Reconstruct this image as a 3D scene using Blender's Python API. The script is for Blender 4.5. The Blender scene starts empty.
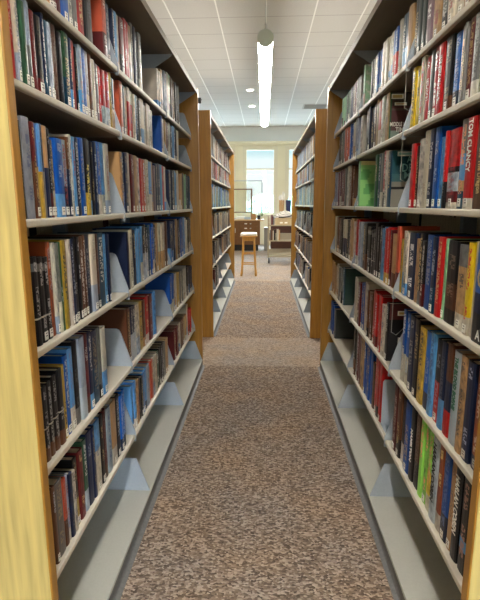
import bpy, math, random
from mathutils import Vector, Matrix
R = random.Random(11)
C = bpy.context.scene.collection
sc = bpy.context.scene

# ------------------------------------------------------------------ camera
F_PX, PITCH, YAW, ROLL, EYE = 486.9, 0.1945, 0.0484, -0.0028, 1.276
cam_d = bpy.data.cameras.new('camera')
cam_d.sensor_fit = 'VERTICAL'; cam_d.sensor_height = 24.0; cam_d.lens = 24.0 * F_PX / 600.0
cam_d.clip_start = 0.02
cam = bpy.data.objects.new('camera', cam_d); C.objects.link(cam); sc.camera = cam
fwd = Vector((-math.sin(YAW) * math.cos(PITCH), math.cos(YAW) * math.cos(PITCH), -math.sin(PITCH)))
rgt = Vector((math.cos(YAW), math.sin(YAW), 0)); dwn = fwd.cross(rgt)
r2 = rgt * math.cos(ROLL) - dwn * math.sin(ROLL); d2 = rgt * math.sin(ROLL) + dwn * math.cos(ROLL)
cam.matrix_world = Matrix(((r2.x, -d2.x, -fwd.x, 0), (r2.y, -d2.y, -fwd.y, 0), (r2.z, -d2.z, -fwd.z, EYE), (0, 0, 0, 1)))

# ------------------------------------------------------------------ exposure, sky, daylight
vs = sc.view_settings
vs.view_transform = 'Standard'; vs.look = 'None'; vs.gamma = 1.0; vs.use_curve_mapping = False; vs.exposure = 0.0
LAMP_E, NEAR_E, SKY_E, WIN_BACK_E = 62.0, 84.0, 2.3, 22.0

world = bpy.data.worlds.new('world'); sc.world = world; world.use_nodes = True
nt = world.node_tree; nt.nodes.clear()
def N(tree, kind, **kw):
    n = tree.nodes.new(kind)
    for k, v in kw.items():
        if k.startswith('_'): setattr(n, k[1:], v)
        else: n.inputs[k].default_value = v
    return n
wo = nt.nodes.new('ShaderNodeOutputWorld'); bg = nt.nodes.new('ShaderNodeBackground')
tcw = nt.nodes.new('ShaderNodeTexCoord'); sep = nt.nodes.new('ShaderNodeSeparateXYZ'); rampw = nt.nodes.new('ShaderNodeValToRGB')
nt.links.new(tcw.outputs['Generated'], sep.inputs[0]); nt.links.new(sep.outputs['Z'], rampw.inputs[0])
e = rampw.color_ramp.elements
e[0].position = 0.0; e[0].color = (0.46, 0.48, 0.49, 1); e[1].position = 0.085; e[1].color = (0.44, 0.49, 0.50, 1)
q = e.new(0.10); q.color = (0.28, 0.40, 0.43, 1); q = e.new(0.16); q.color = (0.28, 0.40, 0.44, 1); q = e.new(0.24); q.color = (14.0, 16.5, 19.0, 1); q = e.new(0.8); q.color = (8.0, 11.0, 15.0, 1)
nt.links.new(rampw.outputs[0], bg.inputs['Color']); bg.inputs['Strength'].default_value = SKY_E * 1.0
nt.links.new(bg.outputs[0], wo.inputs[0])

def area_light(name, loc, target, sx, sy, power, col):
    ld = bpy.data.lights.new(name, 'AREA'); ld.shape = 'RECTANGLE'; ld.size = sx; ld.size_y = sy; ld.energy = power; ld.color = col
    o = bpy.data.objects.new(name, ld); C.objects.link(o); o.location = loc
    o.rotation_euler = (Vector(target) - Vector(loc)).to_track_quat('-Z', 'Y').to_euler(); return o
# daylight coming in through the window in the wall behind the photographer, and through the windows of the end wall
area_light('daylight_back_window', (0.9, -3.35, 1.6), (0.0, 0.0, 0.9), 1.1, 0.9, WIN_BACK_E, (0.62, 0.80, 1.0))

# ------------------------------------------------------------------ materials
def srgb(r, g, b):
    f = lambda c: (c / 255 / 12.92) if c <= 10 else ((c / 255 + 0.055) / 1.055) ** 2.4
    return (f(r), f(g), f(b))
def mat(name, col, rough=0.5, metal=0.0, noise=None, bump=None, spec=0.5, coat=0.0, stretch=(1, 1, 1), detail=4.0):
    m = bpy.data.materials.new(name); m.use_nodes = True; t = m.node_tree; b = t.nodes['Principled BSDF']
    b.inputs['Base Color'].default_value = (*col, 1); b.inputs['Roughness'].default_value = rough; b.inputs['Metallic'].default_value = metal
    b.inputs['Specular IOR Level'].default_value = spec; b.inputs['Coat Weight'].default_value = coat
    if noise or bump:
        tc = t.nodes.new('ShaderNodeTexCoord'); mp = t.nodes.new('ShaderNodeMapping'); mp.inputs['Scale'].default_value = stretch
        t.links.new(tc.outputs['Object'], mp.inputs[0])
        nz = t.nodes.new('ShaderNodeTexNoise'); nz.inputs['Detail'].default_value = detail; t.links.new(mp.outputs[0], nz.inputs['Vector'])
        nz.inputs['Scale'].default_value = (noise or bump)[0]
        if noise:
            rp = t.nodes.new('ShaderNodeValToRGB'); rp.color_ramp.elements[0].position = 0.3; rp.color_ramp.elements[1].position = 0.7
            k = noise[1]; lo = tuple(c * (1 - k) for c in col); hi = tuple(min(1, c * (1 + k)) for c in col)
            if len(noise) > 2: hi = noise[2]
            rp.color_ramp.elements[0].color = (*lo, 1); rp.color_ramp.elements[1].color = (*hi, 1)
            t.links.new(nz.outputs['Fac'], rp.inputs[0]); t.links.new(rp.outputs[0], b.inputs['Base Color'])
        if bump:
            bp = t.nodes.new('ShaderNodeBump'); bp.inputs['Strength'].default_value = bump[1]; bp.inputs['Distance'].default_value = bump[2]
            t.links.new(nz.outputs['Fac'], bp.inputs['Height']); t.links.new(bp.outputs[0], b.inputs['Normal'])
    return m
def emit(name, col, s):
    m = bpy.data.materials.new(name); m.use_nodes = True; b = m.node_tree.nodes['Principled BSDF']
    b.inputs['Base Color'].default_value = (0.8, 0.8, 0.8, 1); b.inputs['Emission Color'].default_value = (*col, 1); b.inputs['Emission Strength'].default_value = s
    return m
OAK = mat('golden_oak', srgb(158, 113, 40), 0.42, noise=(9.0, 0.16), bump=(9.0, 0.15, 0.002), stretch=(6, 6, 0.5), coat=0.15)
OAK_LIT = mat('lit_oak_face', srgb(184, 167, 106), 0.55, noise=(7.0, 0.2), stretch=(9, 9, 0.6), detail=8.0)  # oak made paler to carry the light falling on the near panels
PINE = mat('varnished_pine', srgb(190, 140, 62), 0.4, noise=(14.0, 0.15), stretch=(5, 5, 0.6), coat=0.2)
DESKWOOD = mat('brown_desk_wood', srgb(118, 78, 34), 0.45, noise=(8.0, 0.15), stretch=(0.6, 5, 5))
DARKWOOD = mat('dark_wood', srgb(78, 44, 28), 0.5, noise=(8.0, 0.2), stretch=(0.6, 5, 5))
DESKTOP = mat('tan_desk_top', srgb(205, 170, 120), 0.4)
STEEL = mat('cream_enamelled_steel', srgb(205, 198, 182), 0.38, noise=(160.0, 0.03), spec=0.45)
BRACKET = mat('grey_enamelled_steel', srgb(154, 164, 176), 0.45, noise=(120.0, 0.03))
DECK = mat('grey_deck_steel', srgb(180, 180, 172), 0.4, noise=(140.0, 0.03))
CANOPY = mat('canopy_taupe_and_shelf_shade', srgb(122, 110, 94), 0.5, noise=(30.0, 0.08), stretch=(1, 0.3, 1))  # canopy colour, also used to paint the shade under the shelves
KICK = mat('grey_vinyl_kick', srgb(104, 104, 104), 0.6, noise=(90.0, 0.15))
BLACK = mat('black_plastic', srgb(22, 22, 24), 0.4)
WHITEP = mat('white_paper', srgb(240, 238, 230), 0.7)
PAGES = mat('book_pages', srgb(214, 202, 176), 0.85, noise=(220.0, 0.12), stretch=(1, 8, 0.05))
METAL = mat('brushed_metal', srgb(190, 190, 188), 0.3, metal=0.8)
WIRE = mat('wire_steel', srgb(150, 150, 146), 0.35, metal=0.3)
WALLP = mat('pale_yellow_wall', srgb(242, 236, 208), 0.8, noise=(2.0, 0.03))
WALLW = mat('pale_upper_wall', srgb(222, 228, 230), 0.85, noise=(1.5, 0.03))
TRIMW = mat('cream_trim', srgb(236, 230, 205), 0.5)
TBAR = mat('ceiling_tee_white', srgb(222, 219, 212), 0.5)
GREYM = mat('lamp_grey', srgb(190, 200, 190), 0.4)
DIFF = emit('lamp_diffuser', (1.0, 0.95, 0.86), LAMP_E)
DIFF_SIDE_FILL = emit('fill_diffuser_side', (1.0, 0.95, 0.86), 13.0)
DIFF_NEAR_FILL = emit('fill_diffuser_near', (1.0, 0.95, 0.86), NEAR_E)
SPOTM = emit('downlight_glass', (1.0, 0.97, 0.9), 9.0)

def carpet(name, c0, c1, c2, sc_=1.0):
    m = bpy.data.materials.new(name); m.use_nodes = True; t = m.node_tree; b = t.nodes['Principled BSDF']
    b.inputs['Roughness'].default_value = 0.95; b.inputs['Specular IOR Level'].default_value = 0.1
    tc = t.nodes.new('ShaderNodeTexCoord'); mp = t.nodes.new('ShaderNodeMapping'); mp.inputs['Scale'].default_value = (92 * sc_, 150 * sc_, 1)
    t.links.new(tc.outputs['Object'], mp.inputs[0])
    v = t.nodes.new('ShaderNodeTexVoronoi'); v.inputs['Scale'].default_value = 1.0; v.inputs['Randomness'].default_value = 0.75; t.links.new(mp.outputs[0], v.inputs['Vector'])
    wn = t.nodes.new('ShaderNodeSeparateColor'); t.links.new(v.outputs['Color'], wn.inputs[0])
    rp = t.nodes.new('ShaderNodeValToRGB'); el = rp.color_ramp.elements
    el[0].position = 0.0; el[0].color = (*c0, 1); el[1].position = 1.0; el[1].color = (*c2, 1); x = el.new(0.5); x.color = (*c1, 1)
    t.links.new(wn.outputs[0], rp.inputs[0])
    nz = t.nodes.new('ShaderNodeTexNoise'); nz.inputs['Scale'].default_value = 3.0; nz.inputs['Detail'].default_value = 3.0; t.links.new(tc.outputs['Object'], nz.inputs['Vector'])
    hs = t.nodes.new('ShaderNodeMix'); hs.data_type = 'RGBA'; hs.blend_type = 'MULTIPLY'; hs.inputs['Factor'].default_value = 1.0
    r2_ = t.nodes.new('ShaderNodeValToRGB'); r2_.color_ramp.elements[0].position = 0.35; r2_.color_ramp.elements[1].position = 0.68
    r2_.color_ramp.elements[0].color = (0.90, 0.96, 1.02, 1); r2_.color_ramp.elements[1].color = (1.06, 1.0, 0.90, 1)
    t.links.new(nz.outputs['Fac'], r2_.inputs[0]); t.links.new(rp.outputs[0], hs.inputs['A']); t.links.new(r2_.outputs[0], hs.inputs['B'])
    t.links.new(hs.outputs['Result'], b.inputs['Base Color'])
    inv = t.nodes.new('ShaderNodeMath'); inv.operation = 'SUBTRACT'; inv.inputs[0].default_value = 1.0; t.links.new(v.outputs['Distance'], inv.inputs[1])
    bp = t.nodes.new('ShaderNodeBump'); bp.inputs['Strength'].default_value = 0.9; bp.inputs['Distance'].default_value = 0.006
    t.links.new(inv.outputs[0], bp.inputs['Height']); t.links.new(bp.outputs[0], b.inputs['Normal'])
    return m
CARPET = carpet('loop_pile_carpet', srgb(94, 80, 70), srgb(144, 124, 109), srgb(190, 170, 154))
CARPET_X = carpet('loop_pile_carpet_cross_and_lit', srgb(128, 112, 102), srgb(162, 144, 130), srgb(194, 178, 164))

def ceiling_mat():
    m = mat('acoustic_tile', srgb(206, 202, 194), 0.9); t = m.node_tree; b = t.nodes['Principled BSDF']
    tc = t.nodes.new('ShaderNodeTexCoord'); sp = t.nodes.new('ShaderNodeSeparateXYZ'); t.links.new(tc.outputs['Object'], sp.inputs[0])
    # cross joints every 0.61 m
    a = N(t, 'ShaderNodeMath', _operation='SUBTRACT'); t.links.new(sp.outputs['Y'], a.inputs[0]); a.inputs[1].default_value = 0.02
    d = N(t, 'ShaderNodeMath', _operation='DIVIDE'); t.links.new(a.outputs[0], d.inputs[0]); d.inputs[1].default_value = 0.61
    fr = N(t, 'ShaderNodeMath', _operation='FRACT'); t.links.new(d.outputs[0], fr.inputs[0])
    lt = N(t, 'ShaderNodeMath', _operation='LESS_THAN'); t.links.new(fr.outputs[0], lt.inputs[0]); lt.inputs[1].default_value = 0.028
    nz = N(t, 'ShaderNodeTexNoise', Scale=60.0, Detail=3.0); t.links.new(tc.outputs['Object'], nz.inputs['Vector'])
    r = t.nodes.new('ShaderNodeValToRGB'); r.color_ramp.elements[0].color = (*srgb(180, 176, 170), 1); r.color_ramp.elements[1].color = (*srgb(196, 192, 186), 1)
    t.links.new(nz.outputs['Fac'], r.inputs[0])
    mx = N(t, 'ShaderNodeMix', _data_type='RGBA'); t.links.new(lt.outputs[0], mx.inputs['Factor']); t.links.new(r.outputs[0], mx.inputs['A'])
    mx.inputs['B'].default_value = (*srgb(158, 154, 148), 1); t.links.new(mx.outputs['Result'], b.inputs['Base Color'])
    return m
CEIL = ceiling_mat()

def glass_mat():
    m = bpy.data.materials.new('clear_glass'); m.use_nodes = True; t = m.node_tree; t.nodes.clear()
    o = t.nodes.new('ShaderNodeOutputMaterial'); mx = t.nodes.new('ShaderNodeMixShader'); tr = t.nodes.new('ShaderNodeBsdfTransparent'); gl = t.nodes.new('ShaderNodeBsdfGlossy')
    gl.inputs['Roughness'].default_value = 0.03; tr.inputs['Color'].default_value = (0.97, 0.99, 0.98, 1); mx.inputs[0].default_value = 0.05
    t.links.new(tr.outputs[0], mx.inputs[1]); t.links.new(gl.outputs[0], mx.inputs[2]); t.links.new(mx.outputs[0], o.inputs[0]); return m
GLASS = glass_mat()

def jacket_mat():
    """printed, laminated book jackets: colour bands from the Col attribute, lettering-like marks in the Ink colour along the spine"""
    m = bpy.data.materials.new('book_jacket'); m.use_nodes = True; t = m.node_tree; b = t.nodes['Principled BSDF']
    b.inputs['Roughness'].default_value = 0.4; b.inputs['Specular IOR Level'].default_value = 0.35; b.inputs['Coat Weight'].default_value = 0.10; b.inputs['Coat Roughness'].default_value = 0.15
    ca = N(t, 'ShaderNodeVertexColor', _layer_name='Col'); ia = N(t, 'ShaderNodeVertexColor', _layer_name='Ink')
    uv = N(t, 'ShaderNodeUVMap', _uv_map='UVMap'); s = t.nodes.new('ShaderNodeSeparateXYZ'); t.links.new(uv.outputs[0], s.inputs[0])
    def M(op, a, bb=None):
        n = t.nodes.new('ShaderNodeMath'); n.operation = op
        for i, v in enumerate((a, bb)):
            if v is None: continue
            if isinstance(v, (int, float)): n.inputs[i].default_value = v
            else: t.links.new(v, n.inputs[i])
        return n.outputs[0]
    U, V = s.outputs['X'], s.outputs['Y']
    fu, fv = M('FRACT', U), M('FRACT', V)
    cb = N(t, 'ShaderNodeCombineXYZ'); t.links.new(M('FLOOR', M('MULTIPLY', U, 7.0)), cb.inputs[0]); t.links.new(M('FLOOR', M('MULTIPLY', V, 58.0)), cb.inputs[1])
    wn = N(t, 'ShaderNodeTexWhiteNoise', _noise_dimensions='3D'); t.links.new(cb.outputs[0], wn.inputs['Vector'])
    cell = M('GREATER_THAN', wn.outputs['Value'], 0.45)
    cb2 = N(t, 'ShaderNodeCombineXYZ'); t.links.new(M('FLOOR', U), cb2.inputs[0]); t.links.new(M('FLOOR', M('MULTIPLY', V, 6.0)), cb2.inputs[1])
    wn2 = N(t, 'ShaderNodeTexWhiteNoise', _noise_dimensions='3D'); t.links.new(cb2.outputs[0], wn2.inputs['Vector'])
    block = M('GREATER_THAN', wn2.outputs['Value'], 0.38)
    inu = M('MULTIPLY', M('GREATER_THAN', fu, 0.27), M('LESS_THAN', fu, 0.73)); inv_ = M('MULTIPLY', M('GREATER_THAN', fv, 0.17), M('LESS_THAN', fv, 0.94))
    mask = M('MULTIPLY', M('MULTIPLY', cell, block), M('MULTIPLY', inu, inv_)); mask = M('MULTIPLY', mask, ia.outputs['Alpha'])
    nz = N(t, 'ShaderNodeTexNoise', Scale=1.0, Detail=3.0); cb3 = N(t, 'ShaderNodeCombineXYZ'); t.links.new(M('MULTIPLY', U, 2.6), cb3.inputs[0]); t.links.new(M('MULTIPLY', V, 9.0), cb3.inputs[1]); t.links.new(cb3.outputs[0], nz.inputs['Vector'])
    rr = t.nodes.new('ShaderNodeValToRGB'); rr.color_ramp.elements[0].position = 0.3; rr.color_ramp.elements[1].position = 0.75
    rr.color_ramp.elements[0].position = 0.36; rr.color_ramp.elements[1].position = 0.66; rr.color_ramp.elements[0].color = (0.45, 0.47, 0.52, 1); rr.color_ramp.elements[1].color = (1.45, 1.42, 1.36, 1); t.links.new(nz.outputs['Fac'], rr.inputs[0])
    mu = N(t, 'ShaderNodeMix', _data_type='RGBA', _blend_type='MULTIPLY'); cb4 = N(t, 'ShaderNodeCombineXYZ'); t.links.new(M('FLOOR', M('MULTIPLY', V, 1.0)), cb4.inputs[0]); wn4 = N(t, 'ShaderNodeTexWhiteNoise', _noise_dimensions='3D'); t.links.new(cb4.outputs[0], wn4.inputs['Vector'])
    t.links.new(M('ADD', 0.12, M('MULTIPLY', M('POWER', wn4.outputs['Value'], 1.5), 0.75)), mu.inputs['Factor']); t.links.new(ca.outputs['Color'], mu.inputs['A']); t.links.new(rr.outputs[0], mu.inputs['B'])
    mx = N(t, 'ShaderNodeMix', _data_type='RGBA'); t.links.new(mask, mx.inputs['Factor']); t.links.new(mu.outputs['Result'], mx.inputs['A']); t.links.new(ia.outputs['Color'], mx.inputs['B'])
    t.links.new(mx.outputs['Result'], b.inputs['Base Color']); return m
JACKET = jacket_mat()
def plain_attr_mat(name, rough):
    m = bpy.data.materials.new(name); m.use_nodes = True; t = m.node_tree; b = t.nodes['Principled BSDF']; b.inputs['Roughness'].default_value = rough
    ca = N(t, 'ShaderNodeVertexColor', _layer_name='Col'); t.links.new(ca.outputs['Color'], b.inputs['Base Color']); return m
PRINT = plain_attr_mat('cover_print', 0.3); PRINT.node_tree.nodes['Principled BSDF'].inputs['Coat Weight'].default_value = 0.4
def flat(name, rgb, rough=0.5): return mat(name, srgb(*rgb), rough)
LETTER = {'w': flat('white_ink', (238, 236, 228)), 'g': flat('gold_ink', (196, 170, 110)), 'k': flat('black_ink', (24, 24, 28)), 't': flat('teal_ink', (150, 205, 205)), 'y': flat('yellow_ink', (240, 214, 90)), 'e': flat('green_ink', (40, 110, 80)), 's': flat('silver_ink', (150, 165, 190)), 'r': flat('red_ink', (196, 36, 40))}
STICKER = mat('call_label_paper', srgb(236, 234, 226), 0.4, coat=0.3)

# ------------------------------------------------------------------ mesh builder
class MB:
    def __init__(s): s.v = []; s.f = []; s.c = []; s.ink = []; s.uv = []; s.mi = []
    def face(s, idx, col=None, ink=None, uv=None, mi=0):
        s.f.append(idx); s.c.append(col or (0.8, 0.8, 0.8)); s.ink.append(ink or (0, 0, 0, 0)); s.uv.append(uv or [(0, 0)] * len(idx)); s.mi.append(mi)
    def box(s, x0, x1, y0, y1, z0, z1, col=None, mi=0):
        n = len(s.v); s.v += [(x, y, z) for z in (z0, z1) for x, y in ((x0, y0), (x1, y0), (x1, y1), (x0, y1))]
        for q in ((3, 2, 1, 0), (4, 5, 6, 7), (0, 1, 5, 4), (1, 2, 6, 5), (2, 3, 7, 6), (3, 0, 4, 7)): s.face([n + i for i in q], col, mi=mi)
    def prism(s, pts, axis, a0, a1, col=None, mi=0):
        """pts: 2-D outline; extruded along axis from a0 to a1"""
        n = len(s.v); k = len(pts)
        def P(p, a): return {'x': (a, p[0], p[1]), 'y': (p[0], a, p[1]), 'z': (p[0], p[1], a)}[axis]
        s.v += [P(p, a0) for p in pts] + [P(p, a1) for p in pts]
        s.face(list(range(n, n + k))[::-1], col, mi=mi); s.face(list(range(n + k, n + 2 * k)), col, mi=mi)
        for i in range(k): j = (i + 1) % k; s.face([n + i, n + j, n + k + j, n + k + i], col, mi=mi)
    def tube(s, path, r, seg=8, col=None, radii=None, mi=0, cap=True):
        rings = []
        for i, p in enumerate(path):
            p = Vector(p); a = Vector(path[max(0, i - 1)]); b = Vector(path[min(len(path) - 1, i + 1)]); d = (b - a).normalized()
            u = d.orthogonal().normalized() if i == 0 else (u - d * u.dot(d)).normalized()
            w = d.cross(u); rr = radii[i] if radii else r; n = len(s.v)
            s.v += [tuple(p + (u * math.cos(t) + w * math.sin(t)) * rr) for t in (2 * math.pi * k / seg for k in range(seg))]; rings.append(n)
        for a, b in zip(rings, rings[1:]):
            for k in range(seg): j = (k + 1) % seg; s.face([a + k, a + j, b + j, b + k], col, mi=mi)
        if cap: s.face([rings[0] + k for k in range(seg)][::-1], col, mi=mi); s.face([rings[-1] + k for k in range(seg)], col, mi=mi)
    def lathe(s, prof, cx, cy, z0=0, seg=20, col=None, mi=0):
        s.tube([(cx, cy, z0 + z + i * 1e-6) for i, (r, z) in enumerate(prof)], 1, seg, col, [max(1e-4, r) for r, z in prof], mi)
    def build(s, name, materials, parent=None, bevel=0, smooth=False, origin=None):
        m = bpy.data.meshes.new(name)
        o0 = Vector(origin) if origin else None
        m.from_pydata([tuple(Vector(p) - o0) for p in s.v] if o0 else s.v, [], s.f)
        for x in (materials if isinstance(materials, (list, tuple)) else [materials]): m.materials.append(x)
        ca = m.color_attributes.new('Col', 'FLOAT_COLOR', 'CORNER'); ia = m.color_attributes.new('Ink', 'FLOAT_COLOR', 'CORNER'); uvl = m.uv_layers.new(name='UVMap')
        cc = []; ii = []; uu = []
        for p, c, k, uv in zip(m.polygons, s.c, s.ink, s.uv):
            for q in range(p.loop_total): cc += [*c, 1.0]; ii += list(k); uu += list(uv[q])
        ca.data.foreach_set('color', cc); ia.data.foreach_set('color', ii); uvl.data.foreach_set('uv', uu)
        m.polygons.foreach_set('material_index', s.mi)
        if smooth: m.polygons.foreach_set('use_smooth', [True] * len(m.polygons))
        m.update(); o = bpy.data.objects.new(name, m); C.objects.link(o)
        if origin: o.location = o0
        if parent is not None:
            o.parent = parent; o.matrix_parent_inverse = Matrix.Translation(-wloc(parent))
        if bevel:
            b = o.modifiers.new('bevel', 'BEVEL'); b.width = bevel; b.segments = 2; b.limit_method = 'ANGLE'
        return o
def wloc(o):
    v = Vector(o.location)
    while o.parent is not None:
        v = v + o.matrix_parent_inverse.to_translation() + 0 * v; o = o.parent; v = v + Vector(o.location)
    return v
def tag(o, label, cat=None, group=None, kind=None):
    if label: o['label'] = label
    if cat: o['category'] = cat
    if group: o['group'] = group
    if kind: o['kind'] = kind
    return o
def thing(name, loc, label, cat, group=None):
    o = bpy.data.objects.new(name, None); C.objects.link(o); o.location = loc; o.empty_display_size = 0.05
    return tag(o, label, cat, group)
def struct(name, mb, m, **k): o = mb.build(name, m, **k); o['kind'] = 'structure'; return o
def lettering(text, size, loc, right, up, material, parent, name='title_lettering', width=None, depth=0.0004, fatten=0.0, align='CENTER'):
    """real characters as a thin raised mesh; right / up are world directions"""
    cu = bpy.data.curves.new(name, 'FONT'); cu.body = text; cu.size = size; cu.extrude = depth; cu.align_x = align; cu.align_y = 'CENTER'; cu.offset = fatten; cu.resolution_u = 2
    tmp = bpy.data.objects.new('tmp_text', cu); C.objects.link(tmp)
    dg = bpy.context.evaluated_depsgraph_get(); me = bpy.data.meshes.new_from_object(tmp.evaluated_get(dg)); bpy.data.objects.remove(tmp); bpy.data.curves.remove(cu)
    rt, u = Vector(right), Vector(up); nrm = rt.cross(u)
    xs = [v.co.x for v in me.vertices]; ys = [v.co.y for v in me.vertices]; w0 = max(xs) - min(xs); sx = (width / w0) if width else 1.0; cy_ = (max(ys) + min(ys)) / 2
    cx_ = (max(xs) + min(xs)) / 2
    for v in me.vertices:
        x, y, z = (v.co.x - (cx_ if align == 'CENTER' else 0)) * sx, v.co.y - cy_, v.co.z; v.co = rt * x + u * y + nrm * z
    me.materials.clear(); me.materials.append(material)
    o = bpy.data.objects.new(name, me); C.objects.link(o); o.location = loc
    o.parent = parent; o.matrix_parent_inverse = Matrix.Translation(-wloc(parent)); return o

def wloc(o): return Vector(o.location)   # every child keeps world coordinates (see build)

# ------------------------------------------------------------------ room shell
XW, YB, YE, HC = 6.0, -3.2, 15.7, 3.6
m = MB(); m.box(-XW, XW, YB, 3.735, -0.1, 0); struct('floor', m, CARPET)
m = MB(); m.box(-XW, XW, 3.735, 4.575, -0.1, 0); struct('floor', m, CARPET_X)
m = MB(); m.box(-XW, XW, 4.575, 8.15, -0.1, 0); struct('floor', m, CARPET)
m = MB(); m.box(-XW, XW, 8.15, YE + 0.15, -0.1, 0); struct('floor', m, CARPET_X)  # window light beyond the far racks is put into the paler carpet
m = MB(); m.box(-XW, XW, YB - 0.1, YE + 0.15, HC, HC + 0.1); struct('ceiling', m, CEIL)
m = MB()
for k in range(-9, 10):
    x = 0.015 + 0.6 * k; m.box(x - 0.008, x + 0.008, YB, YE, HC - 0.006, HC)
struct('trim_1', m, TBAR)
m = MB(); m.box(-XW - 0.1, -XW, YB - 0.1, YE + 0.15, 0, HC); struct('wall_left', m, WALLP)
m = MB(); m.box(XW, XW + 0.1, YB - 0.1, YE + 0.15, 0, HC); struct('wall_right', m, WALLP)
def holed(name, y0, y1, z0, z1, holes, wz0, wz1, material):
    m = MB(); x = -XW
    for a, b in holes:
        m.box(x, a, y0, y1, z0, z1); m.box(a, b, y0, y1, z0, wz0); m.box(a, b, y0, y1, wz1, z1); x = b
    m.box(x, XW, y0, y1, z0, z1); return struct(name, m, material)
WINS = [(-4.54, -3.60), (-3.22, -2.28), (-1.905, -0.96), (-0.592, 0.351), (0.722, 1.665), (2.035, 2.98), (3.35, 4.30)]
holed('wall_end', YE, YE + 0.15, 0, 3.125, WINS, 0.95, 2.965, WALLP)
m = MB(); m.box(-XW, XW, YE - 0.03, YE + 0.15, 3.125, HC); struct('wall_end_upper', m, WALLW)
m = MB(); m.prism([(YE - 0.11, 3.165), (YE - 0.03, 3.165), (YE, 3.06), (YE - 0.05, 3.06), (YE - 0.06, 3.12), (YE - 0.10, 3.13)], 'x', -XW, XW); struct('trim_2', m, TRIMW)
holed('wall_back', YB - 0.1, YB, 0, HC, [(0.3, 1.5)], 1.1, 2.1, WALLP)
def window(i, x0, x1, y0, y1, z0, z1, room=-1):
    m = MB(); w = 0.05; yi = y0 if room < 0 else y1
    ya, yb = (y0 - 0.02, y0 + 0.06) if room < 0 else (y1 - 0.06, y1 + 0.02)
    m.box(x0, x0 + w, ya, yb, z0, z1); m.box(x1 - w, x1, ya, yb, z0, z1); m.box(x0 + w, x1 - w, ya, yb, z1 - w, z1); m.box(x0 + w, x1 - w, ya, yb, z0, z0 + w)
    zm = z0 + (z1 - z0) * 0.69
    m.box(x0 + w, x1 - w, ya, yb, zm - 0.022, zm + 0.022); m.box(x0 + w, x1 - w, ya + 0.02, yb, zm - 0.15, zm - 0.14)
    # casing around the opening
    c = 0.07; yc0, yc1 = (y0 - 0.035, y0 - 0.001) if room < 0 else (y1 + 0.001, y1 + 0.035)
    m.box(x0 - c, x0, yc0, yc1, z0, z1 + c); m.box(x1, x1 + c, yc0, yc1, z0, z1 + c); m.box(x0, x1, yc0, yc1, z1, z1 + c)
    o = struct('window_%d' % i, m, TRIMW)
    g = MB(); g.box(x0 + w, x1 - w, (y0 + y1) / 2 - 0.003, (y0 + y1) / 2 + 0.003, z0 + w, z1 - w); g.build('window_glass', GLASS, o)
    s = MB(); s.box(x0 - 0.1, x1 + 0.1, y0 - 0.10 if room < 0 else y1 + 0.001, y0 - 0.001 if room < 0 else y1 + 0.1, z0 - 0.04, z0 - 0.002); s.build('window_sill', TRIMW, o)
for i, (a, b) in enumerate(WINS): window(i + 1, a, b, YE, YE + 0.15, 0.95, 2.965)
window(8, 0.3, 1.5, YB - 0.1, YB, 1.1, 2.1, room=1)
# window portals guide the sky light into the room
for a, b in WINS:
    ld = bpy.data.lights.new('sky_portal', 'AREA'); ld.shape = 'RECTANGLE'; ld.size = b - a; ld.size_y = 2.0; ld.cycles.is_portal = True
    o = bpy.data.objects.new('sky_portal', ld); C.objects.link(o); o.location = ((a + b) / 2, YE + 0.16, 1.96); o.rotation_euler = (math.radians(-90), 0, 0)
# outdoors beyond the end windows
m = MB(); m.box(-40, 40, YE + 0.2, 70, -0.5, -0.3); o = m.build('ground', mat('pale_paving', srgb(170, 172, 172), 0.9, noise=(3.0, 0.08))); o['kind'] = 'structure'
LEAFM = mat('pale_leaves', srgb(150, 200, 165), 0.7, noise=(6.0, 0.25), detail=6.0); BARK = mat('shrub_bark', srgb(96, 78, 60), 0.9)
def shrub(x, y, w, h, label):
    t = thing('shrub', (x, y, -0.3), label, 'shrub', 'shrubs outside the end windows')
    m = MB(); rr = random.Random(int(x * 10))
    for _ in range(1500):
        a, b = rr.uniform(0, 6.283), math.acos(rr.uniform(-0.6, 1)); q = rr.uniform(0.7, 1.0)
        p = Vector((x + w * q * math.sin(b) * math.cos(a), y + w * 0.6 * q * math.sin(b) * math.sin(a), -0.3 + h * 0.45 + h * 0.55 * q * math.cos(b)))
        u = Vector((rr.gauss(0, 1), rr.gauss(0, 1), rr.gauss(0, 1))).normalized() * 0.085; v = u.orthogonal().normalized() * 0.05
        n = len(m.v); m.v += [tuple(p - u), tuple(p + v), tuple(p + u), tuple(p - v)]; m.face([n, n + 1, n + 2, n + 3])
    m.build('foliage', LEAFM, t)
    k = MB()
    for a in range(5): k.tube([(x + 0.03 * a, y, -0.3), (x + 0.25 * math.cos(a * 1.26), y + 0.2 * math.sin(a * 1.26), h * 0.5)], 0.03, 6)
    k.build('stem', BARK, t)
for i, (x, l) in enumerate(((-3.4, 'leafy pale shrub outside, far to the left beyond the desk window'), (-1.5, 'leafy pale shrub outside, seen left of the thin metal frame'), (0.0, 'leafy pale shrub outside the middle window above the desk'), (1.6, 'leafy pale shrub outside the window right of the middle one'), (3.3, 'leafy pale shrub outside, beyond the right rack'))):
    shrub(x, 22 + 1.7 * (i % 2), 0.95, 2.0, l)

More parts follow.
